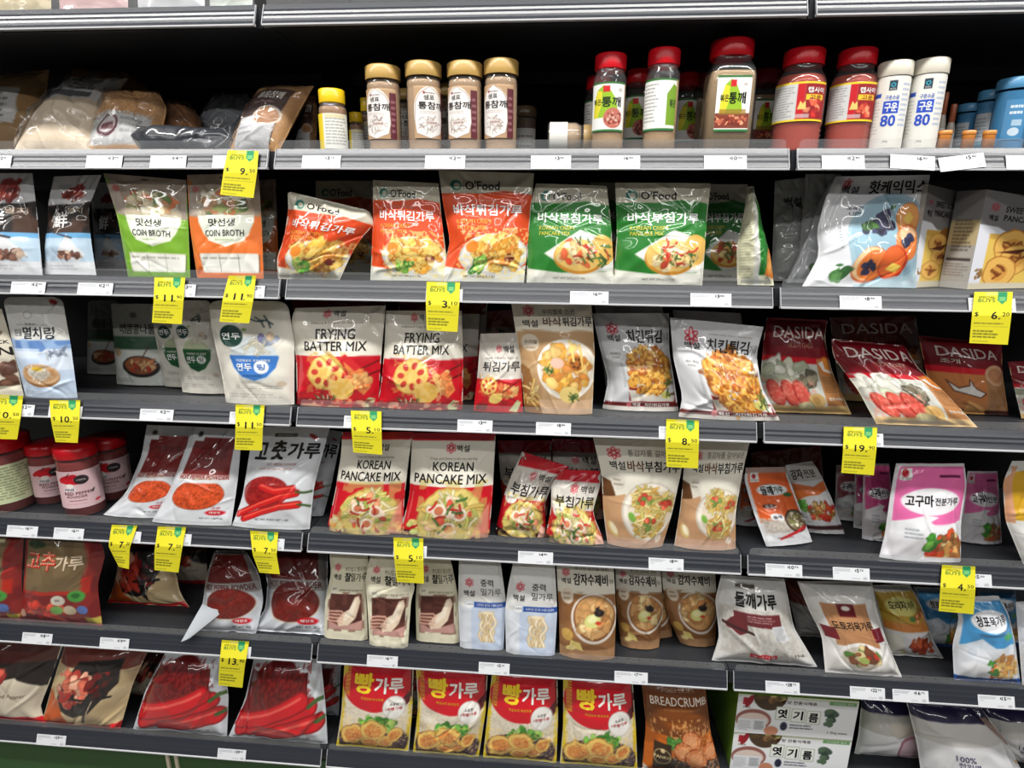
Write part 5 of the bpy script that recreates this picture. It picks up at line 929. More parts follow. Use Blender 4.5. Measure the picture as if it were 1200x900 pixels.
for xl, xr, yt, lb in ((1018, 1058, 73, 'tall white bottle with blue print, the one beside the red ribbed pepper jar'), (1057, 1099, 70, 'tall white bottle with blue print, the one beside the orange-capped shakers')):
    jar('salt_bottle', TB, 1, xl, xr, yt, lb, 'bottle', 'tall white salt bottles', Y=.06, clear=False, body_col=(226, 224, 216), lid_col=(214, 208, 192), lidn=.165, lab=(.03, .80), lab_art=d_tb, lab_base=(228, 226, 218), lab_ang=2.5, lab_yaw=.1, neck=.98, lab_name='printed_sleeve')
SH = [(.95, 0), (1, .02), (1, .50), (.8, .60), (.62, .66), (.62, .72)]
for xl, xr, yt, lb in ((1094, 1105, 108, 'small orange-capped shaker touching the tall white bottle'), (1105, 1117, 122, 'small orange-capped shaker next to the blue tubs, shorter of the two')):
    jar('shaker', SH, 1, xl, xr, yt, lb, 'shaker', 'orange-capped shakers', Y=.14, clear=False, body_col=(206, 196, 186), lid_col=(176, 96, 60), lidn=.34, lab=(.06, .45), lab_art=lambda a: (a.ell(.5, .8, .2, .1, (60, 120, 140)), a.rect(.3, .1, .7, .45, (190, 60, 50))), neck=.62)
BT = [(.94, 0), (.96, .02), (1.0, .80), (1.03, .82)]
def d_tub(a): a.rect(-.1, .1, 1.1, .9, (206, 212, 216)); a.micro(.1, .2, .9, .8, 6, (110, 130, 150), .6); a.rect(.2, .0, .8, .12, (110, 160, 180))
def d_tub2(a): a.micro(.2, .6, .9, .9, 2, (226, 232, 236), .9); a.rect(.35, .35, .8, .5, (206, 220, 230), .7); a.ell(.5, .2, .25, .2, (226, 232, 236), a=.8)
for xl, xr, yt, Y, lb, ar in ((1116, 1144, 122, .15, 'small blue tub with a white side label, nearest the orange-capped shakers', d_tub), (1138, 1170, 106, .12, 'middle blue tub standing between the small and the large blue tub', d_tub), (1158, 1202, 92, .075, 'large blue tub with pale lettering, tallest of the blue tubs', d_tub2), (1198, 1240, 96, .12, 'blue tub cut by the picture edge', d_tub)):
    jar('blue_tub', BT, 1, xl, xr, yt, lb, 'tub', 'blue plastic tubs', Y=Y, clear=False, body_col=(70, 132, 178), lid_col=(84, 146, 190), lidn=.15, lab=(.16, .70), lab_art=ar, lab_base=(74, 136, 182), lab_ang=1.3, lab_yaw=-.5 if ar is d_tub else .3, neck=1.03)
for k, x in enumerate((1100, 1128, 1152)):
    SEEDN[0] += 5
    jar('orange_cap_tin', [(1, 0), (1, .8)], 1, x, x + 16, 153, ['low orange tin under the shakers', 'low orange tin in front of the small blue tub', 'low orange tin between the middle and large blue tubs'][k], 'tin', 'low orange tins', Y=.045, clear=False, body_col=(206, 130, 60), lid_col=(214, 140, 66), lidn=.2)

# ------------------------------------------------------------------ third shelf
P = dict(cat='pouch')
TE = 'printed tea-bag style broth pouches'
bag('broth_pouch', d_tea, 2, [(-42, 322), (-36, 203)], [(50, 322), (44, 255), (38, 203)], 'black white and pale blue broth pouch cut by the picture edge', group=TE, base=(214, 216, 220), T=.05, **P)
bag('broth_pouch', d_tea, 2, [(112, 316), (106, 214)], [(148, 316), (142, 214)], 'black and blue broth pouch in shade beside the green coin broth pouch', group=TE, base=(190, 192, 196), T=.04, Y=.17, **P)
bag('broth_pouch', d_tea, 2, [(52, 322), (53, 290), (57, 235), (63, 207)], [(113, 322), (107, 285), (103, 245), (119, 205)], 'black white and pale blue broth pouch with a flared top, second along', group=TE, base=(214, 216, 220), T=.05, Y=.05, **P)
bag('coin_broth_pouch', d_coin((120, 170, 50)), 2, [(150, 322), (138, 255), (121, 203)], [(223, 320), (221, 270), (218, 211)], 'green and grey pouch printed COIN BROTH', group='coin broth pouches', base=(150, 180, 90), T=.035, **P)
bag('coin_broth_pouch', d_coin((206, 110, 50)), 2, [(290, 318), (294, 212)], [(327, 316), (323, 210)], 'orange coin broth pouch in shade behind the front orange one', group='coin broth pouches', base=(196, 110, 60), T=.035, Y=.13, **P)
bag('coin_broth_pouch', d_coin((226, 116, 50)), 2, [(231, 322), (222, 262), (219, 205)], [(309, 320), (307, 265), (303, 203)], 'front orange and grey pouch printed COIN BROTH', group='coin broth pouches', base=(206, 130, 70), T=.035, **P)
OB = (196, 192, 172)
bag('frying_mix_bag', D_OFRY, 2, [(368, 322), (370, 212)], [(440, 322), (437, 212)], 'orange frying mix bag in shade behind the crumpled one', group='orange crispy frying mix bags', base=OB, T=.05, Y=.17)
bag('frying_mix_bag', D_OFRY, 2, [(326, 322), (324, 303), (333, 278), (338, 245), (337, 224)], [(398, 322), (414, 293), (426, 276), (439, 263), (433, 247)], 'crumpled orange frying mix bag slumped to one side', group='orange crispy frying mix bags', base=(206, 202, 184), T=.07, wr=.006, kind='pillow', ncr=16, rc=.04)
bag('frying_mix_bag', D_OFRY, 2, [(434, 324), (437, 260), (437, 211)], [(527, 324), (518, 260), (514, 215)], 'upright orange frying mix bag, middle of the front three', group='orange crispy frying mix bags', base=OB, T=.06, wr=.003)
bag('frying_mix_bag', D_OFRY, 2, [(512, 325), (528, 285), (519, 238), (514, 200)], [(614, 325), (620, 270), (626, 203)], 'upright orange frying mix bag standing beside the green mix bags', group='orange crispy frying mix bags', base=OB, T=.065, wr=.004)
bag('pancake_mix_bag', D_OPAN, 2, [(690, 322), (692, 214)], [(727, 322), (722, 214)], 'green pancake mix bag edge in shade between the two front green bags', group='green crispy pancake mix bags', base=OB, T=.05, Y=.17)
bag('pancake_mix_bag', D_OPAN, 2, [(617, 327), (619, 250), (628, 215)], [(720, 327), (716, 260), (711, 218)], 'green pancake mix bag right beside the upright orange bag', group='green crispy pancake mix bags', base=OB, T=.065, wr=.0035)
bag('pancake_mix_bag', D_OPAN, 2, [(806, 322), (812, 216)], [(880, 322), (876, 216)], 'green pancake mix bag in shade behind the sideways one', group='green crispy pancake mix bags', base=OB, T=.05, Y=.15)
bag('pancake_mix_bag', D_OPAN, 2, [(719, 330), (723, 272), (721, 214)], [(823, 330), (829, 250), (833, 215)], 'green pancake mix bag in full view, second of the front green ones', group='green crispy pancake mix bags', base=OB, T=.065, wr=.004)
def d_sideways(a):
    a.rect(.42, -.1, .60, 1.1, (214, 214, 206)); a.poly([(.55, .10), (.62, .45), (.62, .9), (.8, .8), (1.1, .6), (1.1, .1)], (40, 122, 44)); a.poly([(.72, .1), (.9, .34), (1.1, .4), (1.1, .05)], (206, 120, 50)); a.ell(.92, .22, .12, .3, (222, 150, 70)); a.micro(.04, .06, .40, .62, 20, (150, 150, 110), .6)
bag('pancake_mix_bag', d_sideways, 2, [(864, 331), (863, 290), (872, 250), (876, 219)], [(907, 331), (903, 300), (892, 259), (883, 218)], 'green pancake mix bag turned sideways to show its pale back panel', group='green crispy pancake mix bags', base=(216, 214, 186), T=.06, wr=.004, kind='pillow', Y=.06)
WB = 'white hotcake mix bags'
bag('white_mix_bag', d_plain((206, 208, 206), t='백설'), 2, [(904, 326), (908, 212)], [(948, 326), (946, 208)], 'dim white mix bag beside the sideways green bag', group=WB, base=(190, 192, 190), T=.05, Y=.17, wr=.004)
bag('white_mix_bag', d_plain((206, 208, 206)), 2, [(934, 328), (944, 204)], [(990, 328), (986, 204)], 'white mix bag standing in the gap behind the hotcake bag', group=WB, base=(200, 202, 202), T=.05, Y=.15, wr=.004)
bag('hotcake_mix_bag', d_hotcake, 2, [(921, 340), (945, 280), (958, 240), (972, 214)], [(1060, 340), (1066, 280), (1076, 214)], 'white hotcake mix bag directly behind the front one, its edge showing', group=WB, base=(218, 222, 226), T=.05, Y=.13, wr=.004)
bag('hotcake_mix_bag', d_hotcake, 2, [(940, 341), (960, 300), (957, 270), (968, 230), (979, 207)], [(1074, 341), (1076, 283), (1085, 235), (1090, 205)], 'large white hotcake mix bag with pancakes and blueberries on a blue plate', group=WB, base=(228, 230, 234), T=.075, wr=.005, Y=.055)
CKL = [(1133, 339), (1157, 222)]; CKR = [(1215, 339), (1246, 236)]
carton('pancake_mix_carton', CKL, CKR, 2, 'white card box of sweet pancake mix, shade painted on its top, at the picture edge', d_cookie, .055, (176, 172, 166), (176, 172, 166), 'sweet pancake mix boxes', Y=.075, yaw=.06, side_art=d_cookie_side)
carton('pancake_mix_carton', [(1068, 339), (1088, 216)], [(1116, 339), (1129, 226)], 2, 'white card box of sweet pancake mix, shade painted on its top, beside the hotcake bag', d_cookie, .06, (176, 172, 166), (176, 172, 166), 'sweet pancake mix boxes', Y=.09, yaw=.06, side_art=None)

# ------------------------------------------------------------------ fourth shelf
bag('stock_pouch', d_bean, 3, [(-62, 470), (-64, 362)], [(28, 470), (15, 405), (2, 362)], 'beige pouch with bold black letters cut by the picture edge', group='soup stock pouches', base=(206, 198, 180), T=.05, mat=SATIN, **P)
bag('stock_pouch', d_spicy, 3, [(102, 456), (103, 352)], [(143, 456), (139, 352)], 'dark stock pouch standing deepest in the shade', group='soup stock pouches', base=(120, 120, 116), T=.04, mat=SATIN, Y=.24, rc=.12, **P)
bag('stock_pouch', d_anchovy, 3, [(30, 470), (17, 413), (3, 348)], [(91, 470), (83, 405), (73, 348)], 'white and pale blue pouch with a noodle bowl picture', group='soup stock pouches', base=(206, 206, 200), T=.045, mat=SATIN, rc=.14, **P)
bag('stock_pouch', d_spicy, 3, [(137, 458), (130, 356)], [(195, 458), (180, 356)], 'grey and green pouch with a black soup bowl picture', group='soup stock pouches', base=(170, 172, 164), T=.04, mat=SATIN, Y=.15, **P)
G1 = (22, 84, 44)
bag('stock_pouch', d_yeondu(G1, (190, 200, 160)), 3, [(193, 462), (183, 400), (175, 356)], [(243, 462), (236, 400), (228, 356)], 'cream pouch with a green half circle, partly hidden behind its twin', group='soup stock pouches', base=(220, 216, 204), T=.045, mat=SATIN, Y=.145, rc=.1, **P)
bag('stock_pouch', d_yeondu(G1, (190, 200, 160)), 3, [(214, 470), (208, 415), (201, 380), (205, 352)], [(268, 472), (256, 401), (246, 352)], 'cream pouch with a green half circle in front of its twin', group='soup stock pouches', base=(224, 220, 208), T=.045, mat=SATIN, Y=.10, rc=.1, **P)
bag('stock_pouch', d_yeondu((60, 120, 196), (206, 214, 216)), 3, [(265, 474), (260, 440), (248, 385), (244, 352)], [(345, 476), (345, 400), (337, 353)], 'cream pouch with a blue half circle at the shelf joint', group='soup stock pouches', base=(226, 222, 210), T=.055, mat=SATIN, rc=.12, **P)
FB = 'white and red frying batter mix bags'
bag('batter_mix_bag', d_backredt, 3, [(350, 470), (342, 350)], [(450, 470), (452, 348)], 'red-topped batter mix bag behind the first front frying mix bag', group=FB, base=(200, 196, 186), T=.05, Y=.16)
bag('batter_mix_bag', d_frying, 3, [(348, 478), (347, 420), (341, 375), (346, 361)], [(443, 478), (447, 415), (452, 358)], 'frying batter mix bag with lotus root slices, beside the blue half circle pouch', group=FB, base=CREAM, T=.07, wr=.0035)
bag('batter_mix_bag', d_backredt, 3, [(470, 470), (466, 352)], [(566, 470), (572, 346)], 'red-topped batter mix bag behind the second front frying mix bag', group=FB, base=(200, 196, 186), T=.05, Y=.17)
bag('batter_mix_bag', d_frying, 3, [(500, 474), (480, 366)], [(557, 474), (562, 368)], 'frying batter mix bag whose edge shows behind the one with the card', group=FB, base=(206, 200, 188), T=.06, Y=.115, lean=.01)
bag('batter_mix_bag', d_frying, 3, [(440, 481), (446, 455), (451, 405), (452, 364)], [(542, 481), (543, 425), (541, 364)], 'frying batter mix bag with the yellow price card hanging over it', group=FB, base=CREAM, T=.075, wr=.0045)
SFB = 'small frying mix bags'
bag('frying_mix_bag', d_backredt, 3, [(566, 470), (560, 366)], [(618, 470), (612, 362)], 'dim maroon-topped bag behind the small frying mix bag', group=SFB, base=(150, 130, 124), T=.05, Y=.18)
bag('frying_mix_bag', d_fry_small, 3, [(555, 481), (560, 435), (563, 391)], [(613, 483), (610, 425), (606, 390)], 'small grey and red frying mix bag with black slanted lettering', group=SFB, base=(206, 200, 190), T=.055, wr=.003)
bag('rice_frying_mix_bag', d_crispyrice, 3, [(615, 483), (610, 425), (599, 355)], [(694, 484), (697, 411), (693, 355)], 'cream and tan bag with a plate of assorted fried food', base=(226, 219, 200), T=.06, wr=.002, mat=SATIN)
CB = 'pale grey fried chicken mix bags'
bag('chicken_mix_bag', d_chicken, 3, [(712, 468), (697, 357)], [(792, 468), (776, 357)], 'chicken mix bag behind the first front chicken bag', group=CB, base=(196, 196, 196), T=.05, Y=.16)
bag('chicken_mix_bag', d_chicken, 3, [(706, 480), (713, 445), (703, 408), (694, 367)], [(795, 480), (790, 445), (784, 411), (784, 367)], 'chicken mix bag beside the tan bag of assorted fried food', group=CB, base=(216, 217, 219), T=.065, wr=.004)
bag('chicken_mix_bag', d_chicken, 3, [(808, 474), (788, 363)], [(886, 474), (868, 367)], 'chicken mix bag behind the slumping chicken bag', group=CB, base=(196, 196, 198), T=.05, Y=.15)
bag('chicken_mix_bag', d_chicken, 3, [(795, 491), (800, 465), (789, 420), (785, 372)], [(914, 492), (893, 455), (886, 416), (895, 383)], 'chicken mix bag slumping with its corner over the shelf joint', group=CB, base=(218, 219, 222), T=.065, wr=.0055, Y=.058, ncr=14)
DB = 'maroon beef seasoning bags'
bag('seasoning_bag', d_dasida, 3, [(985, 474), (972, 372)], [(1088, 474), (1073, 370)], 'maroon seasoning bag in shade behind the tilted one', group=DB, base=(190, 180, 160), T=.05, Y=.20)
bag('seasoning_bag', d_dasida, 3, [(893, 484), (891, 445), (895, 395), (899, 372)], [(998, 484), (975, 436), (966, 395), (970, 375)], 'maroon seasoning bag with red beef, beside the slumping chicken bag', group=DB, base=(206, 196, 170), T=.06, wr=.0035, kind='pillow')
bag('seasoning_bag', d_dasida_clam, 3, [(1100, 492), (1086, 440), (1076, 393)], [(1182, 493), (1175, 440), (1174, 403)], 'maroon and orange-brown seasoning bag without beef picture', group=DB, base=(200, 140, 90), T=.055, Y=.12, wr=.003, kind='pillow')
bag('seasoning_bag', d_dasida, 3, [(1027, 499), (1006, 458), (976, 418), (974, 397)], [(1146, 499), (1100, 452), (1076, 432), (1060, 405)], 'maroon seasoning bag with red beef, tilted and sliding sideways', group=DB, base=(206, 196, 170), T=.06, wr=.005, kind='pillow', Y=.06, lean=.06)
bag('seasoning_bag', d_dasida, 3, [(1197, 492), (1181, 424)], [(1262, 494), (1250, 420)], 'red and cream seasoning bag cut by the picture edge', group=DB, base=(206, 190, 150), T=.05, Y=.10)
# ------------------------------------------------------------------ fifth shelf
PJ = [(.97, 0), (1, .012), (1, .76), (.99, .80), (.97, .82), (.97, .84)]
def d_pj(a):
    a.ell(.30, .80, .20, .07, (190, 20, 36), .3, wob=.15); a.ell(.36, .72, .24, .06, (206, 24, 40), -.1, wob=.15); a.line([(.3, .86), (.36, .94)], .02, (70, 40, 30)); a.ell(.56, .76, .13, .10, (44, 34, 38)); a.text('100%', .48, .74, .64, .785, (220, 214, 214), .01); a.ell(.34, .62, .07, .05, (240, 232, 224), wob=.3)
    a.rect(.22, .47, .44, .56, (226, 226, 226)); a.text('FINE', .24, .485, .42, .545, (90, 40, 60), .02); a.text('RED PEPPER', .22, .37, .74, .445, (90, 30, 50), .02); a.text('POWDER', .26, .28, .62, .345, (90, 30, 50), .02); a.micro(.28, .18, .66, .23, 1, (110, 60, 80), .8); a.micro(.22, .1, .7, .13, 1, (150, 110, 120), .6); a.ell(.74, .42, .05, .02, (60, 80, 50), 1.0); a.ell(.80, .14, .06, .025, (206, 40, 50), .2); a.micro(.86, .1, .99, .95, 14, (110, 80, 90), .6)
def d_pjg(a): a.micro(.20, .1, .84, .95, 12, (110, 120, 80), .7)
PK = (226, 190, 194)
for xl, xr, yt, Y, lb, ar, bs, yw in ((-36, 46, 513, .085, 'large chilli jar with a pale green printed label at the picture edge', d_pjg, (206, 212, 172), .15), (108, 156, 512, .16, 'pink-label chilli jar standing back in shade beside the pepper pouches', d_pj, PK, 0), (38, 86, 519, .125, 'pink-label chilli jar half hidden behind the foremost one', d_pj, PK, .1), (73, 124, 521, .075, 'foremost pink-label chilli jar with a bright red lid', d_pj, PK, -.15)):
    jar('chilli_powder_jar', PJ, 4, xl, xr, yt, lb, 'jar', 'red chilli powder jars', Y=Y, clear=True, body_col=(140, 34, 28), lid_col=(196, 22, 32), lidn=.16, fill=.80, cont_mat=POWDER, lab=(.14, .68), lab_art=ar, lab_base=bs, lab_ang=2.6, lab_yaw=yw, neck=.96)
PB = 'silver hot pepper powder pouches'; SIL = (208, 211, 215)
bag('pepper_powder_pouch', D_PEP, 4, [(121, 605), (148, 578), (166, 535), (172, 498)], [(196, 605), (214, 570), (226, 530), (230, 500)], 'silver pouch with orange powder window, leaning beside the pink-label jars', group=PB, base=SIL, T=.05, Y=.085, lean=.06, wr=.003, **P)
bag('pepper_powder_pouch', D_PEP, 4, [(178, 618), (200, 572), (219, 522), (228, 500)], [(271, 620), (279, 560), (284, 503)], 'silver pouch with orange powder window in the middle of the pouches', group=PB, base=SIL, T=.055, Y=.055, lean=.06, wr=.003, **P)
bag('pepper_powder_pouch', d_pepper_big, 4, [(340, 612), (352, 560), (362, 500)], [(379, 616), (388, 570), (401, 506)], 'silver pouch edge showing behind the large chilli picture pouch', group=PB, base=(196, 199, 204), T=.045, Y=.10, lean=.03, **P)
bag('pepper_powder_pouch', d_pepper_big, 4, [(272, 621), (284, 583), (293, 527), (299, 500)], [(363, 624), (368, 570), (380, 525), (387, 500)], 'silver pouch with big red chilli peppers and brush lettering', group=PB, base=SIL, T=.055, lean=.05, Y=.055, wr=.003, **P)
KB = 'white and red pancake mix bags'
bag('pancake_mix_bag', d_pancake, 4, [(383, 618), (393, 575), (400, 530), (401, 506)], [(472, 630), (474, 582), (480, 530), (484, 506)], 'korean pancake mix bag beside the silver chilli pouches', group=KB, base=CREAM, T=.062, wr=.0025, Y=.085)
bag('pancake_mix_bag', d_pancake, 4, [(469, 632), (480, 580), (483, 507)], [(573, 635), (577, 582), (581, 507)], 'korean pancake mix bag in full view beside the small twisted bag', group=KB, base=CREAM, T=.066, wr=.0025, Y=.068)
SB = 'small red-topped pancake mix bags'
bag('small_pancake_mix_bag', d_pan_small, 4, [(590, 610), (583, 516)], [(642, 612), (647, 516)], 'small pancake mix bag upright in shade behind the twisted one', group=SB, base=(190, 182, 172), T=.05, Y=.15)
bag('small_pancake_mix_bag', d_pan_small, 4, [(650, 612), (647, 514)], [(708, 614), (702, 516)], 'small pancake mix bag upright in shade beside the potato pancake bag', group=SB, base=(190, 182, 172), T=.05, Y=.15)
bag('small_pancake_mix_bag', d_pan_small, 4, [(580, 622), (589, 585), (600, 555), (612, 529)], [(640, 632), (638, 590), (651, 560), (668, 547)], 'small pancake mix bag twisted with its top folded over', group=SB, base=(214, 208, 198), T=.06, wr=.006, Y=.075, ncr=15, lean=.03)
bag('small_pancake_mix_bag', d_pan_small, 4, [(638, 633), (646, 595), (646, 568), (658, 550)], [(709, 637), (694, 600), (704, 567), (704, 552)], 'small pancake mix bag slumped, its red top leaning to the potato bag', group=SB, base=(214, 208, 198), T=.06, wr=.006, Y=.07, ncr=15, lean=.03)
PO = 'cream potato pancake mix bags'
bag('potato_pancake_bag', d_potato, 4, [(790, 640), (798, 590), (804, 517)], [(862, 642), (862, 600), (872, 545), (879, 517)], 'potato pancake mix bag standing at the shelf end', group=PO, base=CREAM, T=.06, mat=SATIN, wr=.002, Y=.075)
bag('potato_pancake_bag', d_potato, 4, [(712, 638), (707, 600), (705, 555), (695, 513)], [(776, 644), (788, 600), (799, 550), (801, 516)], 'potato pancake mix bag with the yellow $8.50 card across it', group=PO, base=CREAM, T=.06, mat=SATIN, wr=.002, Y=.06)
STB = 'starch and perilla powder pouches'
bag('perilla_powder_pouch', d_perilla, 4, [(862, 630), (866, 585), (868, 555)], [(892, 632), (890, 590), (886, 560)], 'grey seed pouch peeking out behind the front orange pouch', group=STB, base=(196, 190, 184), T=.035, Y=.15, **P)
def d_dimred(a): a.rect(-.1, .5, 1.1, 1.1, (130, 50, 40)); a.micro(.1, .2, .9, .4, 3, (150, 140, 130), .6)
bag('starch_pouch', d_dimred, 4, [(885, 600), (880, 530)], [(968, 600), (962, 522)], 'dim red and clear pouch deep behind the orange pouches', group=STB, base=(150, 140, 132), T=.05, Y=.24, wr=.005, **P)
def d_orange2(a):
    a.rect(.05, .74, .97, .97, (190, 186, 182)); a.text('감자', .10, .78, .46, .92, INK, .03); a.text('전분', .50, .79, .84, .90, (40, 36, 36), .02); a.poly([(.05, .74), (.6, .66), (.97, .72), (.97, .60), (.05, .44)], (226, 116, 50)); a.ell(.5, .40, .46, .3, (236, 234, 232)); a.pile(.58, .32, .34, .24, 60, .075, [(226, 80, 44), (236, 160, 80), (206, 50, 40), (240, 200, 130), (150, 110, 50)]); a.pile(.16, .42, .08, .16, 16, .05, [(70, 150, 50), (110, 180, 70)]); a.rect(-.1, .06, 1.1, .12, (60, 30, 26)); a.rect(-.1, -.1, 1.1, .05, (222, 222, 224))
bag('starch_pouch', d_orange2, 4, [(946, 634), (934, 600), (920, 545)], [(990, 623), (975, 585), (962, 556), (952, 540)], 'white and orange potato starch pouch leaning behind the perilla pouch', group=STB, base=(222, 222, 224), T=.035, Y=.13, wr=.003, lean=.03, **P)
bag('perilla_powder_pouch', d_perilla, 4, [(898, 641), (883, 600), (872, 562), (874, 548)], [(952, 634), (938, 597), (926, 565), (920, 547)], 'front orange perilla pouch with a seed bowl picture, tilted at the joint', group=STB, base=(222, 224, 228), T=.035, Y=.072, wr=.003, lean=.04, yaw=.03, **P)
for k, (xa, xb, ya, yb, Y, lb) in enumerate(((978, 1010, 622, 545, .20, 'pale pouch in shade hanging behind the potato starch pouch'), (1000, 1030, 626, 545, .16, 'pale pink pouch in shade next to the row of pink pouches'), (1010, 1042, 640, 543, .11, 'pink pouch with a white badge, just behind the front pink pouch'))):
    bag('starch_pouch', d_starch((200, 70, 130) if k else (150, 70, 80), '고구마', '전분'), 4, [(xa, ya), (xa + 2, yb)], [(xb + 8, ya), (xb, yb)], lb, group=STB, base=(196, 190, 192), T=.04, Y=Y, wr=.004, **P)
bag('starch_pouch', d_starch((232, 110, 170), '고구마', '전분'), 4, [(1122, 648), (1134, 552)], [(1174, 652), (1172, 600), (1169, 552)], 'pink sweet potato starch pouch behind and beside the front pink one', group=STB, base=(222, 218, 222), T=.045, Y=.12, wr=.004, **P)
bag('starch_pouch', d_starch((232, 110, 170), '고구마', '전분가루'), 4, [(1030, 655), (1037, 625), (1044, 575), (1050, 543)], [(1126, 660), (1126, 612), (1133, 568), (1130, 543)], 'front pink sweet potato starch pouch with vegetable picture', group=STB, base=(226, 224, 228), T=.055, Y=.06, wr=.004, lean=.02, **P)
def d_yedge(a): a.rect(.1, .45, 1.1, .9, (206, 160, 40)); a.rect(-.1, .42, .1, .95, (206, 110, 50), .6); a.micro(.2, .1, .9, .35, 4, (150, 150, 140), .5)
bag('starch_pouch', d_yedge, 4, [(1199, 662), (1178, 610), (1175, 565), (1186, 540)], [(1262, 664), (1262, 540)], 'white and mustard yellow pouch cut by the picture edge', group=STB, base=(226, 226, 222), T=.055, Y=.065, wr=.004, **P)

# ------------------------------------------------------------------ sixth shelf
GB = 'red-brown chilli powder bags'
bag('chilli_powder_bag', d_gochu, 5, [(-76, 738), (-70, 622)], [(29, 738), (25, 680), (28, 628)], 'red and orange chilli bag cut by the picture edge', group=GB, base=(130, 40, 30), T=.07, kind='pillow', wr=.006)
bag('chilli_powder_bag', d_gochu, 5, [(20, 740), (27, 695), (31, 620)], [(120, 735), (114, 685), (124, 650), (112, 620)], 'dark red chilli bag with an olive panel and round colour badges', group=GB, base=(130, 24, 26), T=.075, kind='pillow', wr=.004)
TN = 'tan wrapped chilli powder bags'
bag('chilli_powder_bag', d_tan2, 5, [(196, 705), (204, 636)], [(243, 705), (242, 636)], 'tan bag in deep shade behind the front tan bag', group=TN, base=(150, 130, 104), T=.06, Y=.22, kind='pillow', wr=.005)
bag('chilli_powder_bag', d_tan, 5, [(126, 719), (134, 685), (143, 630)], [(222, 726), (211, 695), (203, 655), (196, 628)], 'tan and black bag with chilli flowers, slumped beside the dark red chilli bag', group=TN, base=(206, 184, 142), T=.08, Y=.12, kind='pillow', wr=.006, lean=.05)
SV = 'slumped silver chilli bags'
def d_slump(a):
    a.rect(-.1, .52, 1.1, 1.1, (120, 116, 114)); a.rect(.12, .60, .90, .95, (96, 28, 24)); a.rect(.02, .50, .98, .62, (150, 146, 144)); a.text('HOT PEPPER POWDER', .08, .53, .94, .60, (90, 30, 30), .02)
    a.ell(.52, .36, .40, .26, (206, 196, 180)); a.ell(.52, .37, .385, .25, (104, 26, 20)); a.speck(.1, .1, .9, .6, (130, 44, 34), 44, .58, .5, (.52, .37, .36, .23)); a.rect(.02, .50, .98, .56, (150, 146, 144), .0); a.ell(.76, .16, .14, .05, (196, 20, 36)); a.text('태양초', .67, .145, .85, .18, WH, .01); a.text('NET WT. 1KG', .62, .07, .92, .10, (50, 50, 54), .01)
o = bag('chilli_powder_bag', d_slump, 5, [(229, 745), (238, 706), (241, 678), (251, 645)], [(300, 735), (309, 704), (304, 673), (288, 645)], 'silver and dark red chilli bag slumped with its foot drooping over the shelf edge', group=SV, base=(200, 204, 210), T=.07, Y=.085, wr=.006, kind='pillow', lean=.06, rc=.05)
fa = at([237, 262, 222, 212], [708, 716, 748, 752], [.035, .035, -.002, -.004]); m = MB(); fold = np.stack([np.linspace(fa[0], fa[3], 12), np.linspace((fa[0] + fa[1]) / 2, (fa[2] + fa[3]) / 2, 12) + [0, -.006, .002], np.linspace(fa[1], fa[2], 12)], 1); m.grid(fold, col=(190, 194, 200)); m.grid(fold + [0, .0015, -.001], col=(206, 208, 214), flip=True); m.build('drooping_bottom_flap', FILM, o, tuple(o.location))
bag('chilli_powder_bag', d_slump, 5, [(292, 745), (311, 715), (314, 678), (292, 640)], [(383, 738), (384, 690), (384, 640)], 'silver and dark red chilli bag lying back against the cream flour bags', group=SV, base=(200, 204, 210), T=.075, Y=.09, wr=.006, kind='pillow', lean=.10)
CF = 'cream paper flour bags'; PP = dict(kind='block', mat=PAPER, T=.055, seal_name='folded_top')
bag('flour_bag', d_glut, 5, [(380, 747), (381, 705), (388, 672), (386, 648)], [(431, 748), (429, 700), (432, 670), (431, 648)], 'cream flour bag with hand and dough picture, beside the silver chilli bags', group=CF, base=(226, 220, 194), wr=.0015, Y=.055, **PP)
bag('flour_bag', d_glut, 5, [(488, 749), (487, 700), (492, 650)], [(538, 753), (537, 700), (533, 680), (527, 650)], 'cream flour bag with hand and dough picture, beside the white noodle bags', group=CF, base=(226, 220, 194), wr=.0015, Y=.06, **PP)
bag('flour_bag', d_glut, 5, [(433, 753), (430, 700), (428, 680), (434, 650)], [(478, 759), (482, 700), (487, 690), (476, 652)], 'creased cream flour bag in the middle of its three', group=CF, base=(228, 222, 197), wr=.004, Y=.044, **PP)
WN = 'white and blue noodle flour bags'
bag('flour_bag', d_mid, 5, [(539, 758), (537, 705), (538, 652)], [(590, 760), (593, 705), (586, 655)], 'white and pale blue flour bag with noodles, touching the cream flour bags', group=WN, base=(226, 226, 222), wr=.0015, Y=.05, **PP)
bag('flour_bag', d_mid, 5, [(593, 764), (592, 715), (595, 690), (602, 656)], [(650, 767), (653, 715), (650, 660)], 'white and pale blue flour bag with noodles, touching the brown bowl bags', group=WN, base=(228, 228, 225), wr=.0025, Y=.042, **PP)
SU = 'brown potato dough mix bags'
bag('dough_mix_bag', d_sujebi, 5, [(735, 748), (728, 668)], [(788, 756), (786, 725), (781, 668)], 'dough mix bag edge showing behind the second brown bowl bag', group=SU, base=(222, 214, 194), T=.05, Y=.12, mat=SATIN)
bag('dough_mix_bag', d_sujebi, 5, [(797, 753), (784, 725), (777, 690), (775, 664)], [(838, 755), (840, 710), (838, 668)], 'brown bowl dough mix bag at the shelf end, set furthest back', group=SU, base=CREAM, T=.05, Y=.095, mat=SATIN, wr=.002)
bag('dough_mix_bag', d_sujebi, 5, [(728, 753), (723, 718), (721, 664)], [(772, 761), (777, 715), (774, 668)], 'brown bowl dough mix bag in the middle of its three', group=SU, base=CREAM, T=.05, Y=.08, mat=SATIN, wr=.002)
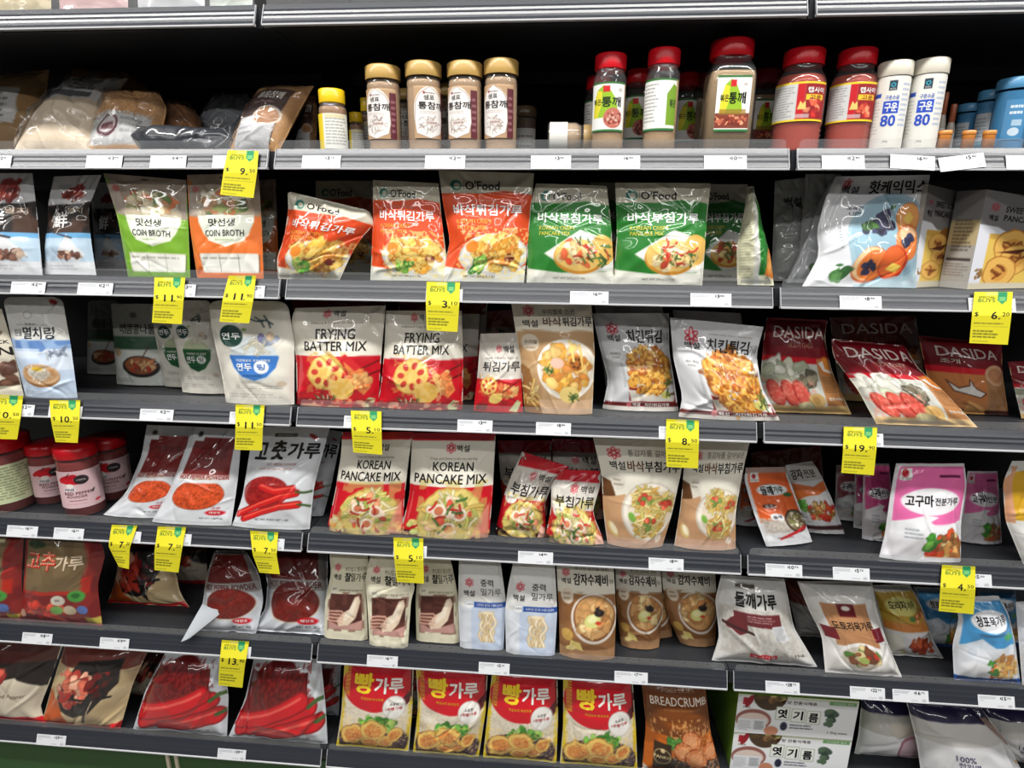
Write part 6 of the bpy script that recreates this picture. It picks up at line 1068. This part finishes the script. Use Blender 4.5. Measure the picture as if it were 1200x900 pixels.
bag('dough_mix_bag', d_sujebi, 5, [(656, 769), (655, 715), (652, 661)], [(720, 771), (722, 715), (719, 664)], 'brown bowl dough mix bag in front beside the white noodle bags', group=SU, base=CREAM, T=.06, Y=.048, mat=SATIN, wr=.002)
PW = 'white and clear powder bags'
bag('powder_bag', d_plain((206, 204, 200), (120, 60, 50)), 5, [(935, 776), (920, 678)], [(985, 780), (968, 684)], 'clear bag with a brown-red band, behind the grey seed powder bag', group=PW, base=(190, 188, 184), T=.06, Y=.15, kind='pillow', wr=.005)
bag('powder_bag', d_deul, 5, [(834, 772), (843, 745), (838, 703), (845, 674)], [(958, 783), (930, 735), (924, 703), (919, 678)], 'grey seed powder bag with a maroon bird band and red sticker', group=PW, base=(212, 211, 208), T=.075, Y=.062, kind='pillow', wr=.004, wrap=False)
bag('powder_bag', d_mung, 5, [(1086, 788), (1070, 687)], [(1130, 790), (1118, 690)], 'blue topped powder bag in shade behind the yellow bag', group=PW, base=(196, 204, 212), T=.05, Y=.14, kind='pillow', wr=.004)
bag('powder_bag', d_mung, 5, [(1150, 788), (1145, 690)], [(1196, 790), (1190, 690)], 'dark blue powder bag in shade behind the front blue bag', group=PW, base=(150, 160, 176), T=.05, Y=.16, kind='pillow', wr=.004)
bag('powder_bag', d_bell, 5, [(1040, 790), (1034, 740), (1020, 686)], [(1106, 797), (1093, 750), (1082, 715), (1066, 684)], 'mustard yellow powder bag with dark red shreds picture', group=PW, base=(222, 222, 220), T=.06, Y=.10, kind='pillow', wr=.004)
bag('powder_bag', d_acorn, 5, [(967, 791), (963, 744), (948, 715), (934, 681)], [(1057, 790), (1039, 751), (1027, 715), (1022, 681)], 'white and tan acorn jelly powder bag with a plate of salad', group=PW, base=(222, 220, 216), T=.07, Y=.058, kind='pillow', wr=.0045, lean=.05)
bag('powder_bag', d_mung, 5, [(1118, 797), (1116, 755), (1124, 725), (1118, 700)], [(1196, 802), (1190, 755), (1182, 719), (1170, 698)], 'front white and sky blue powder bag with a pancake picture', group=PW, base=(226, 229, 234), T=.06, Y=.06, kind='pillow', wr=.004)
bag('powder_bag', d_plain((226, 226, 226)), 5, [(1198, 804), (1190, 705)], [(1262, 806), (1260, 705)], 'white powder bag cut by the picture edge', group=PW, base=(216, 216, 220), T=.05, Y=.07, kind='pillow', wr=.004)

# ------------------------------------------------------------------ bottom shelf
TT = 'large tan chilli bags'
bag('large_chilli_bag', d_tan2, 6, [(-72, 846), (-64, 752)], [(56, 850), (46, 830), (60, 795), (74, 754)], 'large cream and black chilli bag with red foot, cut by the picture edge', group=TT, base=(222, 210, 188), T=.07, kind='pillow', wr=.005, Y=.085)
bag('large_chilli_bag', d_tan2, 6, [(128, 846), (150, 800), (170, 760)], [(196, 850), (205, 760)], 'large tan bag wedged behind the first bag of big red peppers', group=TT, base=(190, 168, 128), T=.07, kind='pillow', Y=.14, wr=.005)
bag('large_chilli_bag', d_tan, 6, [(49, 848), (62, 800), (76, 756)], [(141, 855), (156, 800), (176, 758)], 'large tan and orange chilli bag with a black bowl picture', group=TT, base=(206, 184, 142), T=.07, kind='pillow', wr=.006, Y=.08)
F5 = 'large silver bags of red peppers'
bag('large_chilli_bag', d_five, 6, [(355, 872), (362, 772)], [(397, 880), (400, 772)], 'large silver pepper bag showing as a strip beside the bread crumb bags', group=F5, base=(196, 200, 206), T=.06, Y=.12, kind='pillow', wr=.004)
bag('large_chilli_bag', d_five, 6, [(156, 858), (170, 810), (194, 764)], [(266, 868), (268, 817), (262, 768)], 'large silver bag of red peppers beside the tan and orange bag', group=F5, base=(206, 210, 216), T=.09, kind='pillow', wr=.005, Y=.07)
bag('large_chilli_bag', d_five, 6, [(268, 870), (287, 820), (298, 770)], [(384, 880), (382, 830), (376, 772)], 'large silver bag of red peppers beside the shelf joint', group=F5, base=(206, 210, 216), T=.09, kind='pillow', wr=.005, Y=.07)
BC = 'red and yellow bread crumb bags'
for k, (L, R, Y, lb) in enumerate((
        ([(462, 876), (480, 778)], [(496, 880), (498, 782)], .13, 'bread crumb bag edge in the gap between the first and second'),
        ([(394, 882), (400, 835), (404, 772)], [(479, 886), (483, 835), (485, 776)], .058, 'bread crumb bag first in the row, next to the silver pepper bags'),
        ([(484, 887), (490, 830), (487, 776)], [(561, 891), (569, 835), (572, 782)], .055, 'bread crumb bag second in the row, its picture creased'),
        ([(566, 892), (571, 840), (577, 784)], [(652, 897), (654, 840), (653, 788)], .053, 'bread crumb bag third in the row'),
        ([(656, 898), (660, 850), (660, 790)], [(747, 903), (745, 850), (741, 793)], .05, 'bread crumb bag fourth in the row, next to the brown crumb bag'))):
    bag('bread_crumb_bag', d_bread, 6, L, R, lb, group=BC, base=(220, 208, 184), T=.06 if k else .04, Y=Y, kind='pillow', wr=.0045 if k == 2 else .0025, mat=FILM)
bag('brown_crumb_bag', d_panko, 6, [(752, 903), (757, 850), (752, 800)], [(846, 907), (833, 860), (826, 803)], 'brown and orange bag printed BREADCRUMB with fried balls', base=(150, 84, 30), T=.065, Y=.055, kind='pillow', wr=.003, mat=SATIN)
BB = 'stacked barley malt cartons'; GRN = (112, 150, 48)
zb = DK[6] + .002
def box_on(px0, px1, py_top, py_bot, Y0, Y1, dpt, label, z0=None, z1=None):
    pass
def malt(x0, x1, y0, y1, z0, z1, label):
    root = tag(empty('malt_carton', ((x0 + x1) / 2, (y0 + y1) / 2, z0)), label, 'box', BB); loc = tuple(root.location)
    S = lambda U, V, s=1, off=0.0: np.stack([x0 + (x1 - x0) * U, y0 + (y1 - y0) * U - off, z0 + (z1 - z0) * V], -1)
    asp = (z1 - z0) / (x1 - x0); U, V = uv(165, 60, 0, 1); a = Art(U, V, asp, (236, 238, 240), 1.1 / 165, 9); d_barley(a)
    m = MB(); m.grid(S(U, V).reshape(60, 165, 3), col=a.C, smooth=False); lay_text(m, a, S, .0005); m.build('printed_front', CARD, root, loc)
    c = S(np.array([0, 1, 1, 0.]), np.array([0, 0, 1, 1.])); b = c + np.array([0, .26, 0])
    m = MB(); m.add(np.vstack([c, b]), q=[[1, 5, 6, 2], [4, 0, 3, 7], [3, 2, 6, 7], [0, 4, 5, 1], [5, 4, 7, 6]], col=GRN, smooth=False); m.build('carton_body', CARD, root, loc)
pa = at(866, 812, .05); pb = at(1008, 818, .05); hb = (pa[2] - zb) / 2
malt(pa[0], pb[0], .05, .05, zb, zb + hb - .0006, 'lower barley malt carton with green sides, resting on the bottom shelf')
malt(pa[0] - .001, pb[0] - .001, .048, .048, zb + hb, zb + 2 * hb, 'upper barley malt carton with green sides, stacked on its twin')
WW = 'large white salt bags'
bag('white_bag', d_white_b, 6, [(1150, 912), (1150, 828)], [(1262, 916), (1240, 830)], 'large white bag with brown picture edge, cut by the picture edge', group=WW, base=(222, 221, 220), T=.08, Y=.13, kind='pillow', wr=.004, wrap=False)
bag('white_bag', d_white_a, 6, [(1001, 908), (1006, 860), (1010, 818)], [(1090, 914), (1080, 860), (1072, 820)], 'large white bag with a purple band and round pink picture', group=WW, base=(230, 230, 232), T=.08, Y=.12, kind='pillow', wr=.004)
bag('white_bag', d_white_b, 6, [(1080, 912), (1074, 870), (1062, 822)], [(1206, 918), (1180, 870), (1150, 830)], 'large white bag with faint purple lettering, in front', group=WW, base=(226, 226, 228), T=.08, Y=.06, kind='pillow', wr=.0045)

# ------------------------------------------------------------------ price cards
for L, R, pr, lb in (
    ([(258, 228), (262, 200), (267, 176)], [(297, 232), (301, 203), (303, 177)], '9.50', 'yellow card priced $9.50 over the orange coin broth pouch'),
    ([(178, 378), (180, 352), (181, 325)], [(213, 380), (215, 352), (217, 325)], '11.90', 'yellow card priced $11.90 below the green coin broth pouch'),
    ([(257, 377), (261, 350), (268, 323)], [(292, 379), (297, 350), (300, 323)], '11.90', 'yellow card priced $11.90 below the orange coin broth pouch'),
    ([(500, 387), (499, 360), (500, 330)], [(536, 389), (538, 360), (539, 331)], '3.10', 'yellow card priced $3.10 above a frying batter mix bag'),
    ([(1136, 402), (1139, 370), (1142, 342)], [(1181, 404), (1185, 372), (1187, 342)], '6.20', 'yellow card priced $6.20 below the pancake mix boxes'),
    ([(-18, 514), (-16, 490), (-14, 462)], [(20, 515), (24, 490), (27, 464)], '10.50', 'yellow card cut by the picture edge above the green-label jar'),
    ([(65, 518), (60, 495), (58, 469)], [(91, 519), (93, 495), (94, 469)], '10.50', 'yellow card priced $10.50 above the pink-label jars'),
    ([(275, 527), (276, 500), (276, 474)], [(307, 528), (308, 500), (310, 475)], '11.50', 'yellow card priced $11.50 below the blue half circle pouch'),
    ([(414, 530), (412, 505), (411, 481)], [(448, 533), (447, 505), (447, 482)], '5.10', 'yellow card priced $5.10 over the pancake mix bag, below a frying batter mix bag'),
    ([(781, 547), (780, 520), (781, 491)], [(818, 549), (819, 520), (819, 493)], '8.50', 'yellow card priced $8.50 over the potato pancake bag'),
    ([(986, 554), (988, 527), (989, 500)], [(1024, 557), (1027, 528), (1028, 501)], '19.90', 'yellow card priced $19.90 below the tilted maroon seasoning bag'),
    ([(139, 664), (127, 640), (131, 615)], [(151, 667), (152, 642), (161, 616)], '7.20', 'yellow curled card priced $7.20 above the tan chilli bag'),
    ([(181, 668), (181, 645), (185, 617)], [(209, 671), (213, 645), (218, 618)], '7.50', 'yellow card priced $7.50 above the tan chilli bag, beside the curled card'),
    ([(304, 671), (296, 650), (293, 622)], [(328, 673), (324, 650), (326, 624)], '7.50', 'yellow card priced $7.50 above the slumped silver chilli bag'),
    ([(465, 682), (462, 655), (461, 630)], [(497, 684), (496, 655), (496, 631)], '5.10', 'yellow card priced $5.10 over the cream flour bags'),
    ([(1100, 716), (1102, 690), (1104, 662)], [(1141, 720), (1143, 692), (1143, 664)], '4.50', 'yellow card priced $4.50 above the front sky blue powder bag'),
    ([(256, 803), (257, 778), (260, 750)], [(284, 806), (287, 780), (292, 752)], '13.90', 'yellow card priced $13.90 between the large bags of red peppers')):
    special(L, R, pr, lb)
TK = {1: [(-22, 13, '2.95', 'at the picture edge under the pale powder bags'), (101, 143, '13.95', 'under the tan sesame bag'), (176, 218, '14.75', 'under the flat dark foil pack'), (249, 290, '9.95', 'half behind the yellow $9.50 card'), (354, 399, '3.75', 'under the yellow-lidded jar'), (498, 545, '12.85', 'under the gold-lidded jars'), (622, 669, '3.80', 'under the toppled jar'), (702, 750, '6.80', 'under the first red-lidded jar'), (825, 875, '10.90', 'under the tallest square jar'), (963, 1013, '12.85', 'under the red ribbed pepper jar'), (1043, 1095, '6.80', 'tilted down under the tall white bottles', -.06), (1100, 1154, '5.80', 'tilted up under the small blue tub', .13), (1179, 1222, '6.80', 'at the picture edge under the large blue tub')],
      2: [(13, 53, '12.95', 'under the broth pouch cut by the picture edge'), (91, 132, '12.50', 'under the flared broth pouch'), (190, 229, '13.50', 'half behind the card below the green coin broth'), (272, 310, '13.50', 'half behind the card below the orange coin broth'), (499, 542, '3.90', 'half behind the yellow $3.10 card'), (668, 713, '6.80', 'under the first green pancake mix bag'), (809, 857, '3.80', 'under the hindmost green pancake mix bag'), (984, 1033, '8.90', 'under the big white hotcake bag'), (1135, 1190, '7.50', 'half behind the yellow $6.20 card')],
      3: [(2, 40, '12.50', 'half behind the card at the picture edge'), (57, 96, '12.90', 'half behind the $10.50 card'), (164, 203, '12.90', 'under the grey and green stock pouch'), (269, 309, '13.50', 'half behind the $11.50 card'), (403, 446, '5.90', 'half behind the $5.10 card under the lotus root bag'), (536, 577, '3.80', 'under the small frying mix bag'), (628, 669, '8.80', 'under the plate of assorted fried food'), (772, 816, '9.50', 'half behind the $8.50 card'), (992, 1035, '22.90', 'half behind the $19.90 card')],
      4: [(8, 44, '6.50', 'under the green-label chilli jar'), (63, 98, '6.50', 'under the foremost pink-label jar'), (129, 165, '8.50', 'half behind the curled $7.20 card'), (188, 224, '8.90', 'half behind the $7.50 card over the tan bag'), (300, 333, '8.90', 'half behind the $7.50 card over the silver bag'), (461, 500, '5.90', 'half behind the $5.10 card over the flour bags'), (607, 648, '4.80', 'under the twisted small pancake bag'), (760, 801, '8.80', 'under the potato pancake bags'), (897, 940, '10.95', 'under the orange perilla pouch'), (976, 1019, '5.75', 'under the row of pink pouches'), (1112, 1162, '5.50', 'half behind the $4.50 card')],
      5: [(26, 61, '18.50', 'under the olive panel chilli bag'), (117, 151, '19.80', 'under the slumped tan bag'), (262, 294, '15.90', 'half behind the $13.90 card'), (430, 466, '6.90', 'under the creased cream flour bag'), (561, 597, '5.20', 'under the white noodle bags'), (720, 759, '7.90', 'under the brown bowl bags'), (897, 937, '28.75', 'under the grey seed powder bag'), (996, 1037, '22.75', 'under the acorn jelly powder bag'), (1046, 1088, '16.75', 'under the mustard yellow powder bag'), (1146, 1189, '15.75', 'under the front sky blue powder bag')],
      6: [(43, 77, '29.50', 'under the large tan and orange bag'), (255, 288, '39.90', 'under the large bags of red peppers')]}
for row, L in TK.items():
    for t in L: ticket(row, t[0], t[1], t[2], 'white shelf ticket ' + t[3], t[4] if len(t) > 4 else 0.0)
